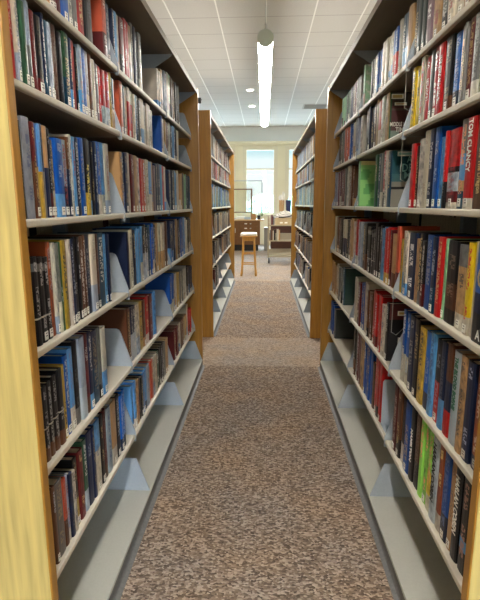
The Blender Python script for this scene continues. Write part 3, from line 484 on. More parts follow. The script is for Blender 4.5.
def cover_panel(b, s, xs, D, z, root):
    """printed front cover of a book that stands with its cover towards the photographer"""
    y = b['y'] - 0.0004; h = b['h']; F = b['F']; m = MB(); nx, nz = 16, 22; rr = random.Random(ord(F[1]))
    def col(u, v):
        if F == 'F1':
            if u < 0.05: return PAL['e']
            if 0.62 < v < 0.66 or (0.10 < u < 0.13 and v > 0.3): return (0.10, 0.07, 0.06)
            if v < 0.28 and u < 0.4 and ((u - 0.22) ** 2 * 9 + (v - 0.14) ** 2 * 40) < 0.4: return (0.20, 0.26, 0.22)
            return (0.085, 0.028, 0.032) if v < 0.75 else (0.05, 0.035, 0.03)
        if F == 'F2':
            if v > 0.90: return srgb(226, 222, 150)
            k = math.sin(u * 9 + v * 5) + math.sin(v * 17 - u * 6)
            return srgb(150, 215, 132) if k > -0.4 else srgb(112, 186, 112)
        if F == 'F3':
            if v < 0.44:
                if ((u - 0.80) ** 2 * 22 + (v - 0.30) ** 2 * 60) < 0.5 or ((u - 0.55) ** 2 * 30 + (v - 0.34) ** 2 * 200) < 0.4 or (u < 0.35 and 0.33 < v < 0.38): return (0.012, 0.012, 0.012)
                return srgb(128, 124, 114)
            return srgb(58, 98, 104) if v < 0.6 else srgb(36, 84, 96)
        if F == 'F5': return (0.012, 0.012, 0.014) if v < 0.75 else (0.10, 0.02, 0.02)
        if F == 'F7': return srgb(170, 215, 180) if (v * 5 + u * 2) % 1 > 0.3 else srgb(206, 222, 205)
        if F == 'F4': return srgb(40, 66, 62)
        return srgb(46, 52, 52)
    for i in range(nx):
        for j in range(nz):
            u0, u1, v0, v1 = i / nx, (i + 1) / nx, j / nz, (j + 1) / nz; n = len(m.v)
            A, B = xs + s * (0.006 + (D - 0.006) * u0), xs + s * (0.006 + (D - 0.006) * u1); v0 = max(v0, 0.006)
            m.v += [(A, y, z + h * v0), (B, y, z + h * v0), (B, y, z + h * v1), (A, y, z + h * v1)]
            m.face([n, n + 1, n + 2, n + 3] if s > 0 else [n + 3, n + 2, n + 1, n], col((u0 + u1) / 2, (v0 + v1) / 2))
    o = m.build('front_cover', PRINT, root); sol = o.modifiers.new('thickness', 'SOLIDIFY'); sol.thickness = 0.0004; sol.offset = -1
    def txt(t_, size, u, v, c='w', w=None): lettering(t_, size, (xs + s * (D * u), y - 0.0008, z + h * v), (1, 0, 0), (0, 0, 1), LETTER[c], root, width=w, fatten=0.0003)
    def tagbox(u0, u1, v0, v1):
        k = MB(); A, B = xs + s * D * u0, xs + s * D * u1; k.box(min(A, B), max(A, B), y - 0.0008, y, z + h * v0, z + h * v1, mi=0)
        k.box(min(A, B) + 0.006, max(A, B) - 0.006, y - 0.0010, y, z + h * (v0 + 0.02), z + h * (v1 - 0.02), mi=1); k.build('cover_sticker', [STICKER, LETTER['t'] if F == 'F3' else LETTER['g']], root)
    if F == 'F1': tagbox(0.08, 0.50, 0.87, 0.97); tagbox(0.20, 0.62, 0.74, 0.80); txt('MIDDLE LON', 0.024, 0.43, 0.36, w=0.085); txt('TIME', 0.026, 0.46, 0.25, w=0.045)
    if F == 'F3': tagbox(0.15, 0.55, 0.90, 0.98); txt('ART', 0.04, 0.56, 0.85, 't', 0.055); txt('IDEA', 0.045, 0.46, 0.70, 't', 0.075); txt('MP', 0.04, 0.50, 0.57, 't', 0.05)
    if F == 'F5':
        tagbox(0.25, 0.75, 0.80, 0.88)
        for uu in (0.35, 0.6):
            k = MB(); A = xs + s * D * uu; k.box(A - 0.008, A + 0.008, y - 0.0008, y, z + h * 0.08, z + h * 0.42); k.build('cover_sticker', STICKER, root)
SPINE_TEXT = {'TC': [('TOM CLANCY', 0.034, 0.70, 0.13, 'w')], 'BD': [('The Bear and The Dragon', 0.030, 0.56, 0.175, 'g')], 'TB': [('THE BLOOD BORNE', 0.028, 0.66, 0.15, 'e')],
    'HC': [('HAMILTON', 0.026, 0.48, 0.12, 'w')], 'HW': [('HARLAN COBEN', 0.034, 0.58, 0.19, 'k')], 'HK': [('HARLAN COBEN', 0.034, 0.60, 0.17, 'w')], 'v': [], 'rr': []}
far = MB(); FAR_M = [JACKET, PAGES, STICKER, LETTER['k']]
for b in allb:
    s = -1 if b['side'] == 'L' else 1; z = (ZL if s < 0 else ZR)[b['row'] - 1]
    rr = random.Random(int(b['y'] * 1000) * 7 + b['row'] * 131 + (s > 0)); xs = (XLS if s < 0 else XRS) + s * (0.010 + rr.uniform(0, 0.008)); b['xs'] = xs
    D = rr.uniform(0.148, 0.165) if b['row'] != 2 else rr.uniform(0.12, 0.14)
    bands, ink, dens, words = spec(b['code'], rr); tv = rr.uniform(0.82, 1.15); tint = (tv * rr.uniform(0.93, 1.07), tv, tv * rr.uniform(0.93, 1.07))
    if b['code'] in ('TC', 'BD', 'rr', 'TB', 'HW'): tint = (1, 1, 1)
    has_st = rr.random() < 0.5 and b['code'] not in ('k3',)
    if b['code'] in ('rr', 'TC'): has_st = True
    y, th, h = b['y'], b['th'], b['h']
    if id(b) in chosen:
        m = MB(); book_mesh(m, s, xs, y, th, z, h, bands, ink, dens, D, tint)
        o = m.build('book', JACKET, origin=(xs + s * D / 2, y + th / 2, z))
        size = 'thin ' if th < 0.019 and len(words.split()) < 4 else ('thick ' if th > 0.05 and len(words.split()) < 4 and 'thick' not in words else '')
        side = 'left rack' if s < 0 else 'right rack'
        words = ' '.join((size + words).split())
        lab = '%s, %s, %s, %s bay, %s from near end' % (words, side, SHELF[b['row'] - 1], ('near', 'middle', 'far')[b['bay']], ORD[b['nth'] - 1])
        if len(lab.split()) > 16: lab = lab.replace(' shelf down', ' shelf').replace(' rack', '')
        b['lab'] = lab
        tag(o, lab, 'book', 'books on the %s, %s' % (side, SHELF[b['row'] - 1]))
        m = MB(); page_mesh(m, s, xs, y, th, z, h, D); m.build('page_block', PAGES, o)
        if has_st: m = MB(); sticker_mesh(m, s, xs, y, th, z); m.build('spine_label', [STICKER, LETTER['k']], o)
        if b['F']: cover_panel(b, s, xs, D, z, o)
        for (tx, size_, fz, wd, c) in SPINE_TEXT.get(b['code'], []):
            lettering(tx, min(size_, th * 0.85), (xs - s * 0.0010, y + th / 2, z + h * fz), (0, 0, -1), (0, -s, 0), LETTER[c], o, width=wd, fatten=0.0008)
        if b['code'] == 'bb':
            lettering('A', 0.035, (xs - 0.001, y + th * 0.3, z + 0.022), (0, -1, 0), (0, 0, 1), LETTER['w'], o, fatten=0.0005); lettering('O', 0.07, (xs - 0.001, y + th * 0.35, z + h * 0.66), (0, 0, -1), (0, -1, 0), LETTER['g'], o)
    else:
        n0 = len(far.f); book_mesh(far, s, xs, y, th, z, h, bands, ink, dens, D, tint); page_mesh(far, s, xs, y, th, z, h, D, 1)
        if has_st: sticker_mesh(far, s, xs, y, th, z, (2, 3))
        b['lab'] = ''
# books seen too small to count: the far bookcases, and the backs of the books on the other faces of the near ones
def plain_book(m, s, xs, y, th, z, h, D, c, rr):
    SEED[0] += 1; k = float(SEED[0] % 97); n = len(m.v); a, b = xs, xs + s * D
    xa, xb = min(a, b), max(a, b); tv = rr.uniform(0.35, 1.05); col = tuple(min(1, v * tv) for v in PAL[c]); lum = sum(col) / 3
    ink = (0.7, 0.68, 0.62) if lum < 0.2 else (0.06, 0.06, 0.08)
    m.v += [(x, yy, zz) for zz in (z + 0.0003, z + h) for x, yy in ((xa, y), (xb, y), (xb, y + th), (xa, y + th))]
    for q, kind in (((3, 2, 1, 0), 0), ((4, 5, 6, 7), 2), ((0, 1, 5, 4), 0), ((1, 2, 6, 5), 1 if s < 0 else 2), ((2, 3, 7, 6), 0), ((3, 0, 4, 7), 1 if s > 0 else 2)):
        uv = [(k, k), (k + 0.99, k), (k + 0.99, k + 0.99), (k, k + 0.99)] if kind == 1 else None
        m.face([n + i for i in q], PAL['w'] if kind == 2 else col, (*ink, 0.7) if kind == 1 else None, uv, 1 if kind == 2 else 0)
MIX = {('L', 1): 'wtghpwd', ('L', 2): 'drodwtgpl', ('L', 3): 'nngtbscg', ('L', 4): 'thotgnkdw', ('L', 5): 'kgdwthkn', ('L', 6): 'kdhgk',
       ('R', 1): 'wlgtgws', ('R', 2): 'wgltogs', ('R', 3): 'lgswgtnl', ('R', 4): 'kwghnkl', ('R', 5): 'dhktgpn', ('R', 6): 'knhtbgw'}
for s, xs0, zs, nm in ((-1, XLS, ZL, 'L'), (1, XRS, ZR, 'R')):
    for r_, z in enumerate(zs):
        for k in range(4):
            rr = random.Random(r_ * 10 + k + 100 * (s > 0)); y = Y2 + k * P2 + 0.012; end = Y2 + (k + 1) * P2 - 0.02 - rr.choice((0, 0, 0.08, 0.14))
            if nm == 'L' and r_ == 5: end = y + (0.45 if k < 2 else 0.0)
            while True:
                th = rr.uniform(0.022, 0.05)
                if y + th > end: break
                h = rr.uniform(0.185, 0.20) if r_ == 1 else rr.uniform(0.205, 0.25); plain_book(far, s, xs0 + s * (0.010 + rr.uniform(0, 0.01)), y, th - 0.0006, z, h, 0.15, rr.choice(MIX[(nm, r_ + 1)]), rr); y += th
    xo = (XL if s < 0 else XR) + s * 0.634 - s * abs((XLS - XL) if s < 0 else (XRS - XR))
    for r_, z in enumerate(zs):
        for ya, PP, nb in ((Y0, P, 3), (Y2, P2, 4)):
            for k in range(nb):
                rr = random.Random(r_ * 10 + k + 7 + 100 * (s > 0)); y = ya + k * PP + 0.012; end = ya + (k + 1) * PP - 0.02 - rr.choice((0, 0.05))
                while True:
                    th = rr.uniform(0.022, 0.05)
                    if y + th > end: break
                    h = rr.uniform(0.185, 0.20) if r_ == 1 else ((zs[r_ - 1] - z) if r_ else 0.31) - rr.uniform(0.032, 0.05); plain_book(far, -s, xo - s * -1 * -0.010 if False else xo - s * 0.010, y, th - 0.0006, z, h, 0.15, rr.choice('nkkdhgeknu'), rr); y += th  # back books kept dark and tall so the gaps read as shade
o = far.build('books', FAR_M, origin=(0, 6.3, 0))
tag(o, 'packed rows of small mixed books on the far racks and in the deep gaps', 'books', None, 'stuff')

# wire book supports hanging under the shelves of the right rack, steel bookend
def wire_support(x, y, z, drop, label):
    t = thing('wire_book_support', (x, y, z), label, 'book support', 'wire book supports on the right rack')
    m = MB(); z -= 0.0012; m.tube([(x, y, z), (x, y, z - drop)], 0.0012, 6); m.tube([(x, y, z - drop), (x + 0.02, y, z - drop - 0.012), (x + 0.085, y, z - drop + 0.055)], 0.0012, 6); m.build('wire', WIRE, t)
    m = MB(); m.box(x - 0.008, x + 0.008, y - 0.004, y + 0.004, z - 0.004, z); m.build('clip', WIRE, t)
for z, d, l in ((ZR[0] - 0.0195, 0.13, 'thin bent wire support hanging beside the dark maroon book cover'), (ZR[1] - 0.0195, 0.15, 'thin bent wire support hanging beside the teal book cover'), (ZR[3] - 0.0195, 0.15, 'thin bent wire support hanging beside the black book cover')):
    wire_support(XRS + 0.006, Y0 + P + 0.022, z, d, l)
t = thing('bookend', (XRS + 0.08, 2.02, ZR[5]), 'pale mint steel bookend on the lowest book shelf of the right rack', 'bookend')
m = MB(); m.prism([(XRS + 0.015, ZR[5] + 0.0005), (XRS + 0.015, ZR[5] + 0.20), (XRS + 0.022, ZR[5] + 0.21), (XRS + 0.15, ZR[5] + 0.21), (XRS + 0.15, ZR[5] + 0.0005)], 'y', 2.035, 2.038); m.build('upright_plate', BRACKET, t)
m = MB(); m.box(XRS + 0.015, XRS + 0.13, 1.93, 2.035, ZR[5] + 0.0005, ZR[5] + 0.002); m.build('foot_plate', BRACKET, t)

# ------------------------------------------------------------------ pendant lamps, downlights, ceiling vent
def pendant(x, y0, n, zc, label, dm):
    seg, r = 1.232, 0.074; t = thing('pendant_light', (x, y0 + n * seg / 2, zc), label, 'ceiling light', 'linear tube pendants over the aisle')
    A0 = math.radians(12)
    for k in range(n):
        a, b = y0 + k * seg, y0 + (k + 1) * seg
        up = [(x + r * math.cos(q), zc + r * math.sin(q)) for q in [A0 + (math.pi - 2 * A0) * i / 10 for i in range(11)]]
        m = MB(); m.prism(up, 'y', a + 0.008, b - 0.008); m.build('housing', GREYM, t)
        lo = [(x + r * 0.96 * math.cos(q), zc + r * 0.96 * math.sin(q)) for q in [math.pi - A0 + (math.pi + 2 * A0) * i / 12 for i in range(13)]]
        m = MB(); m.prism(lo, 'y', a + 0.010, b - 0.010); m.build('diffuser', dm, t)
    for k in range(n + 1):
        y = y0 + k * seg; w = 0.010 if k in (0, n) else 0.022; ring = [(x + r * 1.05 * math.cos(q), zc + r * 1.05 * math.sin(q)) for q in [2 * math.pi * i / 24 for i in range(24)]]
        m = MB(); m.prism(ring, 'y', y - w, y + w); m.build('end_cap' if k in (0, n) else 'joint_ring', GREYM, t)
        m = MB(); m.tube([(x, y, zc + r), (x, y, zc + r + 0.05)], 0.009, 8); m.tube([(x, y, zc + r + 0.05), (x, y, HC)], 0.0022, 6); m.build('suspension_cable', METAL, t)
    return t
pendant(0.006, 5.0, 4, 2.815, 'long white tubular pendant lamp hanging over the far part of the aisle', DIFF)
for xx, ll in ((-2.75, 'unseen tubular pendant added over the next aisle to the left as fill light'), (2.72, 'unseen tubular pendant added over the next aisle to the right as fill light')):
    pendant(xx, 1.0, 11, 2.815, ll, DIFF_SIDE_FILL)  # unseen lamps, added to brighten the ceiling and the end wall
pendant(0.006, -3.0, 3, 2.815, 'unseen tubular pendant added above and behind the photographer to light near shelves', DIFF_NEAR_FILL)  # unseen lamp, added so that the near shelves get light
for y, l in ((10.75, 'small round recessed downlight left of the pendant, nearer one'), (12.45, 'small round recessed downlight left of the pendant, farther one')):
    t = thing('downlight', (-0.30, y, HC), l, 'downlight', 'recessed downlights')
    m = MB(); m.lathe([(0.09, -0.004), (0.09, -0.0005)], -0.30, y, HC); m.build('trim_ring', TBAR, t); m = MB(); m.lathe([(0.07, -0.010), (0.07, -0.0045)], -0.30, y, HC); m.build('lens', SPOTM, t)
t = thing('ceiling_vent', (1.23, 12.6, HC), 'slotted square ceiling vent right of the pendant', 'vent')
m = MB(); m.box(0.93, 1.53, 12.3, 12.9, HC - 0.006, HC - 0.0005); m.build('vent_frame', mat('vent_grey', srgb(170, 166, 160), 1.0, spec=0.05), t)
m = MB()
for k in range(7): m.box(0.97, 1.49, 12.36 + k * 0.075, 12.39 + k * 0.075, HC - 0.012, HC - 0.006)
m.build('vent_slats', mat('slat_grey', srgb(150, 147, 142), 1.0, spec=0.05), t)

# ------------------------------------------------------------------ bar stool
def stool(x, y):
    t = thing('bar_stool', (x, y, 0), 'tall pine bar stool with a white seat pad at the aisle end', 'stool')
    H = 0.715; tops = [(-0.095, -0.095), (0.095, -0.095), (0.095, 0.095), (-0.095, 0.095)]; feet = [(a * 1.38, b * 1.38) for a, b in tops]
    def P_(i, z):
        f = z / H; f = f + 0.10 * math.sin(f * math.pi) * 1.0
        return (x + feet[i][0] * (1 - f) + tops[i][0] * f, y + feet[i][1] * (1 - f) + tops[i][1] * f, z)
    for i in range(4):
        m = MB(); zs = [0, 0.03, 0.10, 0.25, 0.40, 0.55, 0.70]; m.tube([P_(i, z) for z in zs], 0.015, 10, radii=[0.019, 0.020, 0.015, 0.017, 0.018, 0.017, 0.016]); m.build('leg', PINE, t, smooth=True)
    for z in (0.215, 0.40):
        for i in range(4):
            j = (i + 1) % 4; zz = z + (0.04 if i % 2 else 0); m = MB(); m.tube([P_(i, zz), P_(j, zz)], 0.0095, 8); m.build('rung', PINE, t, smooth=True)
    m = MB(); m.box(x - 0.115, x + 0.115, y - 0.115, y + 0.115, 0.63, 0.70); m.build('apron', PINE, t, bevel=0.008)
    m = MB(); m.box(x - 0.155, x + 0.155, y - 0.155, y + 0.155, 0.70, 0.722); m.build('seat', PINE, t, bevel=0.008)
    m = MB(); m.box(x - 0.148, x + 0.148, y - 0.148, y + 0.148, 0.7225, 0.772); m.build('seat_pad', WHITEP, t, bevel=0.02)
stool(-0.265, 8.83)

# ------------------------------------------------------------------ desk by the window
DY, DZ = 13.5, 0.86
t = thing('desk', (-1.0, 13.9, 0), 'wide brown wooden library desk under the end window', 'desk')
m = MB(); m.box(-2.2, -0.10, DY + 0.03, DY + 0.75, 0.17, DZ - 0.035); m.build('body', DESKWOOD, t, bevel=0.004)
m = MB(); m.box(-2.15, -0.15, DY + 0.09, DY + 0.7, 0, 0.17); m.build('plinth', BLACK, t)
m = MB(); m.box(-2.24, 0.0, DY, DY + 0.8, DZ - 0.034, DZ); m.build('desk_top', DESKTOP, t, bevel=0.006)
for z0, z1 in ((0.69, 0.80), (0.56, 0.68), (0.18, 0.55)):
    m = MB(); m.box(-0.66, -0.16, DY + 0.012, DY + 0.03, z0, z1); d = m.build('drawer', DESKWOOD, t, bevel=0.003)
    if z0 > 0.5:
        for xx in (-0.49, -0.36): m = MB(); m.box(xx - 0.035 if xx < -0.4 else xx - 0.022, xx + 0.035 if xx < -0.4 else xx + 0.022, DY + 0.006, DY + 0.012, (z0 + z1) / 2 - 0.012, (z0 + z1) / 2 + 0.014); m.build('label_holder', WHITEP if xx < -0.4 else METAL, d)
    else:
        m = MB(); m.box(-0.56, -0.26, DY - 0.012, DY + 0.012, z1 - 0.045, z1 - 0.02); m.build('pull_bar', DESKTOP, d)
for x0, x1 in ((-1.36, -0.70), (-2.12, -1.42)):
    m = MB(); m.box(x0, x1, DY + 0.014, DY + 0.03, 0.2, 0.80); d = m.build('cabinet_door', DESKWOOD, t, bevel=0.003); m = MB(); m.box(x1 - 0.09, x1 - 0.07, DY, DY + 0.014, 0.5, 0.62); m.build('handle', METAL, d)
# things on the desk
t = thing('display_screen', (-0.55, 13.95, DZ), 'brown-framed clear upright screen standing on the desk', 'screen')
m = MB(); x0, x1, z0, z1, y = -1.25, -0.32, DZ + 0.17, 1.70, 13.95
m.box(x1 - 0.045, x1, y - 0.02, y + 0.02, DZ + 0.002, z1); m.box(x0, x0 + 0.045, y - 0.02, y + 0.02, DZ + 0.002, z1); m.box(x0 + 0.045, x1 - 0.045, y - 0.02, y + 0.02, z1 - 0.035, z1); m.box(x0 + 0.045, x1 - 0.045, y - 0.02, y + 0.02, z0, z0 + 0.035)
m.build('frame', mat('brown_frame', srgb(128, 108, 84), 0.5), t); m = MB(); m.box(x0 + 0.045, x1 - 0.045, y - 0.003, y + 0.003, z0 + 0.035, z1 - 0.035); m.build('clear_panel', GLASS, t)
t = thing('display_screen', (-0.45, 14.15, DZ), 'taller thin metal-framed clear screen behind the brown one', 'screen')
m = MB(); x0, x1, z0, z1, y = -1.25, -0.04, DZ + 0.002, 1.93, 14.15
m.box(x1 - 0.026, x1, y - 0.01, y + 0.01, z0, z1); m.box(x0, x0 + 0.018, y - 0.01, y + 0.01, z0, z1); m.box(x0 + 0.018, x1 - 0.018, y - 0.01, y + 0.01, z1 - 0.018, z1); m.box(x0 + 0.018, x1 - 0.018, y - 0.01, y + 0.01, z0, z0 + 0.018)
m.build('frame', mat('blue_grey_frame', srgb(150, 166, 182), 0.5), t); m = MB(); m.box(x0 + 0.018, x1 - 0.018, y - 0.003, y + 0.003, z0 + 0.018, z1 - 0.018); m.build('clear_panel', GLASS, t)
for i in range(5):
    dx = 0.012 * ((i * 7) % 3); o = MB(); o.box(-0.78 + dx, -0.55 + dx, DY + 0.1, DY + 0.4, DZ + 0.0005 + i * 0.014, DZ + 0.0135 + i * 0.014)
    q = o.build('paper_ream', WHITEP, origin=(-0.66 + dx, DY + 0.25, DZ + 0.0005 + i * 0.014)); tag(q, 'white paper ream on the desk left side, %s in its stack' % ('bottom', 'second up', 'middle', 'fourth up', 'top')[i], 'paper', 'paper reams stacked on the desk')
t = thing('tray', (-0.47, DY + 0.2, DZ), 'low pale blue tray of papers on the desk', 'tray')
m = MB(); m.box(-0.535, -0.36, DY + 0.06, DY + 0.32, DZ + 0.0005, DZ + 0.006)
for a in ((-0.535, -0.530, DY + 0.06, DY + 0.32), (-0.365, -0.36, DY + 0.06, DY + 0.32), (-0.53, -0.365, DY + 0.06, DY + 0.065), (-0.53, -0.365, DY + 0.315, DY + 0.32)): m.box(*a, DZ + 0.006, DZ + 0.06)
m.build('tray_shell', mat('pale_blue_plastic', srgb(190, 208, 220), 0.4), t); m = MB(); m.box(-0.52, -0.375, DY + 0.08, DY + 0.3, DZ + 0.0065, DZ + 0.045); m.build('sheets', WHITEP, t)
t = thing('pen_box', (-0.28, DY + 0.12, DZ), 'small brown wooden box of cards on the desk', 'box')
m = MB()
for a in ((-0.34, -0.215, DY + 0.06, DY + 0.07), (-0.34, -0.215, DY + 0.17, DY + 0.18), (-0.34, -0.33, DY + 0.07, DY + 0.17), (-0.225, -0.215, DY + 0.07, DY + 0.17)): m.box(*a, DZ + 0.0005, DZ + 0.15)
m.box(-0.33, -0.225, DY + 0.07, DY + 0.17, DZ + 0.0005, DZ + 0.008); m.build('box_walls', mat('tan_box', srgb(176, 132, 84), 0.6), t); m = MB(); m.box(-0.325, -0.23, DY + 0.08, DY + 0.16, DZ + 0.009, DZ + 0.165); m.build('cards', DESKTOP, t)
t = thing('pencil_cup', (-0.13, DY + 0.14, DZ), 'black cup of pens and white tags on the desk', 'cup')
m = MB(); m.lathe([(0.045, 0.0005), (0.05, 0.11), (0.046, 0.11), (0.042, 0.006)], -0.13, DY + 0.14, DZ); m.build('cup', BLACK, t)
for i, (a, b) in enumerate(((-0.03, 0.0), (0.02, 0.02), (0.03, -0.02), (-0.01, -0.03), (0.0, 0.03))):
    m = MB(); m.tube([(-0.13 + a * 0.6, DY + 0.14 + b * 0.6, DZ + 0.01), (-0.13 + a * 1.6, DY + 0.14 + b * 1.6, DZ + 0.17 + 0.01 * i)], 0.006, 6); m.build('pen', BLACK if i % 2 else WHITEP, t)
LEAF = mat('plant_leaf', srgb(120, 140, 96), 0.6)
t = thing('potted_plant', (0.0 - 0.03, DY + 0.3, DZ), 'small leafy plant in a pale pot at the desk corner', 'plant')
m = MB(); m.lathe([(0.03, 0.0005), (0.042, 0.07), (0.037, 0.07), (0.03, 0.06)], -0.05, DY + 0.3, DZ); m.build('pot', TRIMW, t)
m = MB(); rr = random.Random(4)
for i in range(26):
    a = rr.uniform(0, 6.28); l = rr.uniform(0.04, 0.1); p = Vector((-0.05, DY + 0.3, DZ + 0.06)); e1 = p + Vector((math.cos(a) * l * 0.6, math.sin(a) * l * 0.6, l)); w = Vector((-math.sin(a), math.cos(a), 0)) * 0.018; mid = (p + e1) / 2 + Vector((0, 0, 0.01)); n = len(m.v)
    m.v += [tuple(p), tuple(mid + w), tuple(e1), tuple(mid - w)]; m.face([n, n + 1, n + 2, n + 3])
q = m.build('leaves', LEAF, t); so = q.modifiers.new('thickness', 'SOLIDIFY'); so.thickness = 0.001
# grey bin and dark credenza to the right, behind the cart
t = thing('waste_bin', (0.07, 13.7, 0), 'tall narrow grey bin beside the desk', 'bin')
m = MB(); m.prism([(0.015, 13.55), (0.155, 13.55), (0.155, 13.85), (0.015, 13.85)], 'z', 0.001, 0.62); m.build('bin_body', mat('bin_grey', srgb(128, 126, 120), 0.5), t, bevel=0.01)
m = MB(); m.box(0.012, 0.158, 13.545, 13.855, 0.62, 0.64); m.build('lid', BLACK, t)
t = thing('credenza', (0.9, 13.9, 0), 'low dark wooden cabinet behind the book cart', 'cabinet')
m = MB(); m.box(0.2, 2.2, 13.6, 14.2, 0.06, 0.88); m.build('body', DARKWOOD, t, bevel=0.004)
m = MB(); m.box(0.18, 2.22, 13.57, 14.22, 0.88, 0.91); m.build('cabinet_top', DARKWOOD, t)
m = MB(); m.box(0.25, 2.15, 13.65, 14.15, 0.0, 0.06); m.build('plinth', BLACK, t)
for x0 in (0.22, 0.88, 1.54):
    m = MB(); m.box(x0, x0 + 0.63, 13.585, 13.6, 0.08, 0.86); d = m.build('cabinet_door', DARKWOOD, t, bevel=0.003); m = MB(); m.box(x0 + 0.55, x0 + 0.565, 13.572, 13.585, 0.5, 0.6); m.build('handle', METAL, d)

# ------------------------------------------------------------------ book cart
CARTM = mat('beige_cart_steel', srgb(164, 154, 130), 0.45)
cx0, cx1, cy0, cy1 = 0.09, 0.86, 10.6, 11.05
t = thing('book_cart', ((cx0 + cx1) / 2, 10.8, 0), 'beige metal three-shelf book cart on casters', 'cart')
for x in (cx0, cx1):
    m = MB(); sx = 1 if x == cx0 else -1
    for yy in (cy0, cy1 - 0.03): m.box(min(x, x + sx * 0.03), max(x, x + sx * 0.03), yy, yy + 0.03, 0.13, 1.02)
    m.box(min(x + sx * 0.008, x + sx * 0.012), max(x + sx * 0.008, x + sx * 0.012), cy0 + 0.03, cy1 - 0.03, 0.16, 0.99); m.build('end_frame', CARTM, t)
for z in (0.835, 0.505, 0.165):
    m = MB(); m.box(cx0 + 0.032, cx1 - 0.032, cy0, cy1, z - 0.025, z); sh = m.build('cart_shelf', CARTM, t, bevel=0.003)
    m = MB(); m.prism([(cy0 + 0.17, z + 0.001), (cy0 + 0.26, z + 0.14), (cy0 + 0.266, z + 0.14), (cy0 + 0.18, z + 0.001)], 'x', cx0 + 0.034, cx1 - 0.034); m.build('sloped_back', CARTM, sh)
for x in (cx0 + 0.03, cx1 - 0.03):
    for y in (cy0 + 0.03, cy1 - 0.03):
        m = MB(); pts = [(y + 0.055 * math.cos(q), 0.056 + 0.055 * math.sin(q)) for q in [2 * math.pi * i / 20 for i in range(20)]]; m.prism(pts, 'x', x - 0.014, x + 0.014); w = m.build('caster_wheel', BLACK, t)
        m = MB(); m.box(x - 0.02, x - 0.016, y - 0.02, y + 0.02, 0.05, 0.128); m.box(x + 0.016, x + 0.02, y - 0.02, y + 0.02, 0.05, 0.128); m.box(x - 0.02, x + 0.02, y - 0.02, y + 0.02, 0.122, 0.13); m.build('caster_fork', METAL, w)
def small_book(x, y, z, th, h, c, label, group):
    m = MB(); D = 0.13; n = 0; col = PAL[c]; t_ = 0.003
    m.box(x, x + th, y, y + t_, z, z + h, col); m.box(x, x + t_, y + t_, y + D, z, z + h, col); m.box(x + th - t_, x + th, y + t_, y + D, z, z + h, col)
    o = m.build('book', JACKET, origin=(x + th / 2, y + D / 2, z)); tag(o, label, 'book', group)
    m = MB(); m.box(x + t_, x + th - t_, y + t_, y + D - 0.004, z + 0.003, z + h - 0.005); m.build('page_block', PAGES, o)
x = cx0 + 0.04
for i, (th, h, c) in enumerate(((0.03, 0.22, 'g'), (0.035, 0.24, 'h'), (0.025, 0.2, 'w'), (0.03, 0.23, 'k'))):
    small_book(x, cy0 + 0.02, 0.5055, th, h, c, '%s book on the cart middle shelf, %s from the cart left end' % (WORD[c], ORD[i]), 'books on the cart'); x += th + 0.001
x += 0.03
for i, (th, h, c) in enumerate(((0.04, 0.24, 'w'), (0.03, 0.22, 't'))):
    small_book(x, cy0 + 0.02, 0.5055, th, h, c, '%s book on the cart middle shelf, %s' % (WORD[c], ('left of the last pair', 'right of the last pair')[i]), 'books on the cart'); x += th + 0.001
x = cx0 + 0.04
for i, (th, h, c) in enumerate(((0.03, 0.19, 'w'), (0.035, 0.21, 'd'), (0.03, 0.18, 'g'))):
    small_book(x, cy0 + 0.02, 0.8355, th, h, c, '%s book on the cart top shelf, %s from the cart left end' % (WORD[c], ORD[i]), 'books on the cart'); x += th + 0.001
# open carton on the cart's top shelf, with paper piled on it
t = thing('carton', (0.55, cy0 + 0.08, 0.8355), 'open tan cardboard tray on the cart top shelf', 'box')
X0, X1, Ya, Yb, z0, z1 = 0.255, 0.82, cy0 + 0.015, cy0 + 0.165, 0.8355, 0.985
m = MB(); m.box(X0, X1, Ya, Yb, z0, z0 + 0.004)
for a in ((X0, X0 + 0.005, Ya, Yb), (X1 - 0.005, X1, Ya, Yb), (X0 + 0.005, X1 - 0.005, Ya, Ya + 0.005), (X0 + 0.005, X1 - 0.005, Yb - 0.005, Yb)): m.box(*a, z0 + 0.004, z1)
m.build('carton_walls', mat('cardboard', srgb(190, 170, 132), 0.8, noise=(20.0, 0.08)), t)
for xx in (0.38, 0.48):
    m = MB(); m.box(xx - 0.03, xx + 0.03, Ya - 0.001, Ya, z0 + 0.03, z0 + 0.06); m.build('paper_label', WHITEP, t)
t = thing('crumpled_paper', (0.5, cy0 + 0.09, 0.986), 'heap of crumpled white paper wrap on the carton', 'paper')
m = MB(); rr = random.Random(8); nu, nv = 22, 10; base = len(m.v)
for j in range(nv + 1):
    for i in range(nu):
        a = 2 * math.pi * i / nu; b = (j / nv) * math.pi * 0.5; k = 1 + rr.uniform(-0.16, 0.16)
        m.v.append((0.45 + 0.20 * math.cos(b) * math.cos(a) * k, cy0 + 0.09 + 0.075 * math.cos(b) * math.sin(a) * k, 0.9865 + 0.13 * math.sin(b) * (k if j else 1)))
for j in range(nv):
    for i in range(nu): i2 = (i + 1) % nu; m.face([base + j * nu + i, base + j * nu + i2, base + (j + 1) * nu + i2, base + (j + 1) * nu + i])
m.build('paper', mat('wrapping_paper', srgb(214, 210, 204), 0.6), t)
m = MB(); m.tube([(0.32, cy0 + 0.01, 1.00), (0.42, cy0 + 0.0, 0.995), (0.52, cy0 + 0.005, 1.01), (0.60, cy0 + 0.01, 1.03)], 0.012, 8); m.build('dark_fold', BLACK, t)
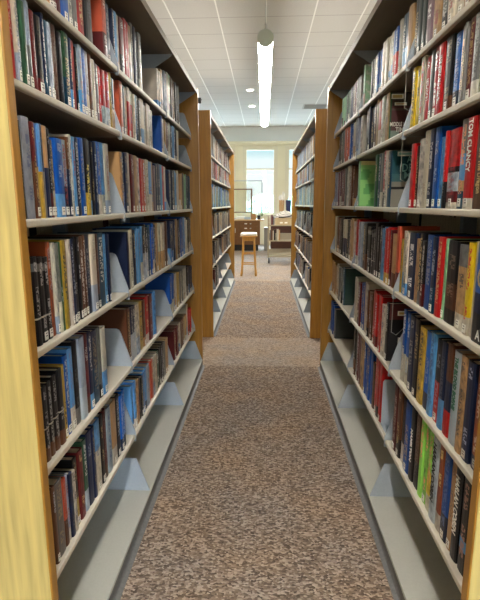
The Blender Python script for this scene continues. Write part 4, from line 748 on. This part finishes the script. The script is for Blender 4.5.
def bag(name, x0, x1, y0, y1, z0, z1, mt, label, tissue=None):
    t = thing(name, ((x0 + x1) / 2, (y0 + y1) / 2, z0), label, 'bag')
    m = MB(); n = 0; e = 0.012
    lo = [(x0 + e, y0 + e), (x1 - e, y0 + e), (x1 - e, y1 - e), (x0 + e, y1 - e)]; hi = [(x0, y0), (x1, y0), (x1, y1), (x0, y1)]
    m.v += [(a, b, z0) for a, b in lo] + [(a, b, z1) for a, b in hi]; m.face([3, 2, 1, 0])
    for i in range(4): j = (i + 1) % 4; m.face([i, j, 4 + j, 4 + i])
    q = m.build('bag_body', mt, t); so = q.modifiers.new('thickness', 'SOLIDIFY'); so.thickness = 0.002
    m = MB(); c = (x0 + x1) / 2; w = (x1 - x0) * 0.25
    m.tube([(c + w * math.cos(a), y0 + 0.002, z1 - 0.01 + w * 1.3 * math.sin(a)) for a in [math.pi * i / 8 for i in range(9)]], 0.004, 6); m.build('handle', WHITEP if tissue else mt, t)
    if tissue:
        m = MB(); rr = random.Random(3)
        for i in range(16):
            px_, py_ = rr.uniform(x0 + 0.01, x1 - 0.01), rr.uniform(y0 + 0.01, y1 - 0.01); hh = rr.uniform(0.04, 0.2) * (1.2 - abs(px_ - c - 0.03) / (x1 - x0)); a = rr.uniform(0, 3.14); n = len(m.v); dx, dy = 0.035 * math.cos(a), 0.03 * math.sin(a); tx = rr.uniform(-0.02, 0.05)
            m.v += [(px_ - dx * 0.4, py_ - dy * 0.4, z1 - 0.1), (px_ + dx * 0.4, py_ + dy * 0.4, z1 - 0.1), (px_ + dx + tx, py_ + dy, z1 + hh * 0.6), (px_ + tx, py_, z1 + hh), (px_ - dx + tx, py_ - dy, z1 + hh * 0.6)]; m.face([n, n + 1, n + 2, n + 3, n + 4])
        q = m.build('tissue_paper', WHITEP, t); so = q.modifiers.new('thickness', 'SOLIDIFY'); so.thickness = 0.001
# a flat board rests on the cart's rear half and carries the bags
t = thing('cart_tray', (0.55, 10.96, 0.99), 'flat beige tray laid across the rear of the cart top', 'tray')
m = MB(); m.box(0.06, 0.89, 10.88, 11.06, 1.021, 1.035); m.build('tray_board', CARTM, t, bevel=0.003)
bag('gift_bag', 0.33, 0.45, 10.90, 10.98, 1.036, 1.36, mat('kraft_paper', srgb(176, 142, 100), 0.75), 'tan paper bag with white tissue paper on the cart', True)
bag('tote_bag', 0.485, 0.60, 10.90, 11.0, 1.036, 1.36, mat('navy_cloth', srgb(36, 44, 82), 0.8), 'narrow dark navy bag beside the tan bag on the cart')
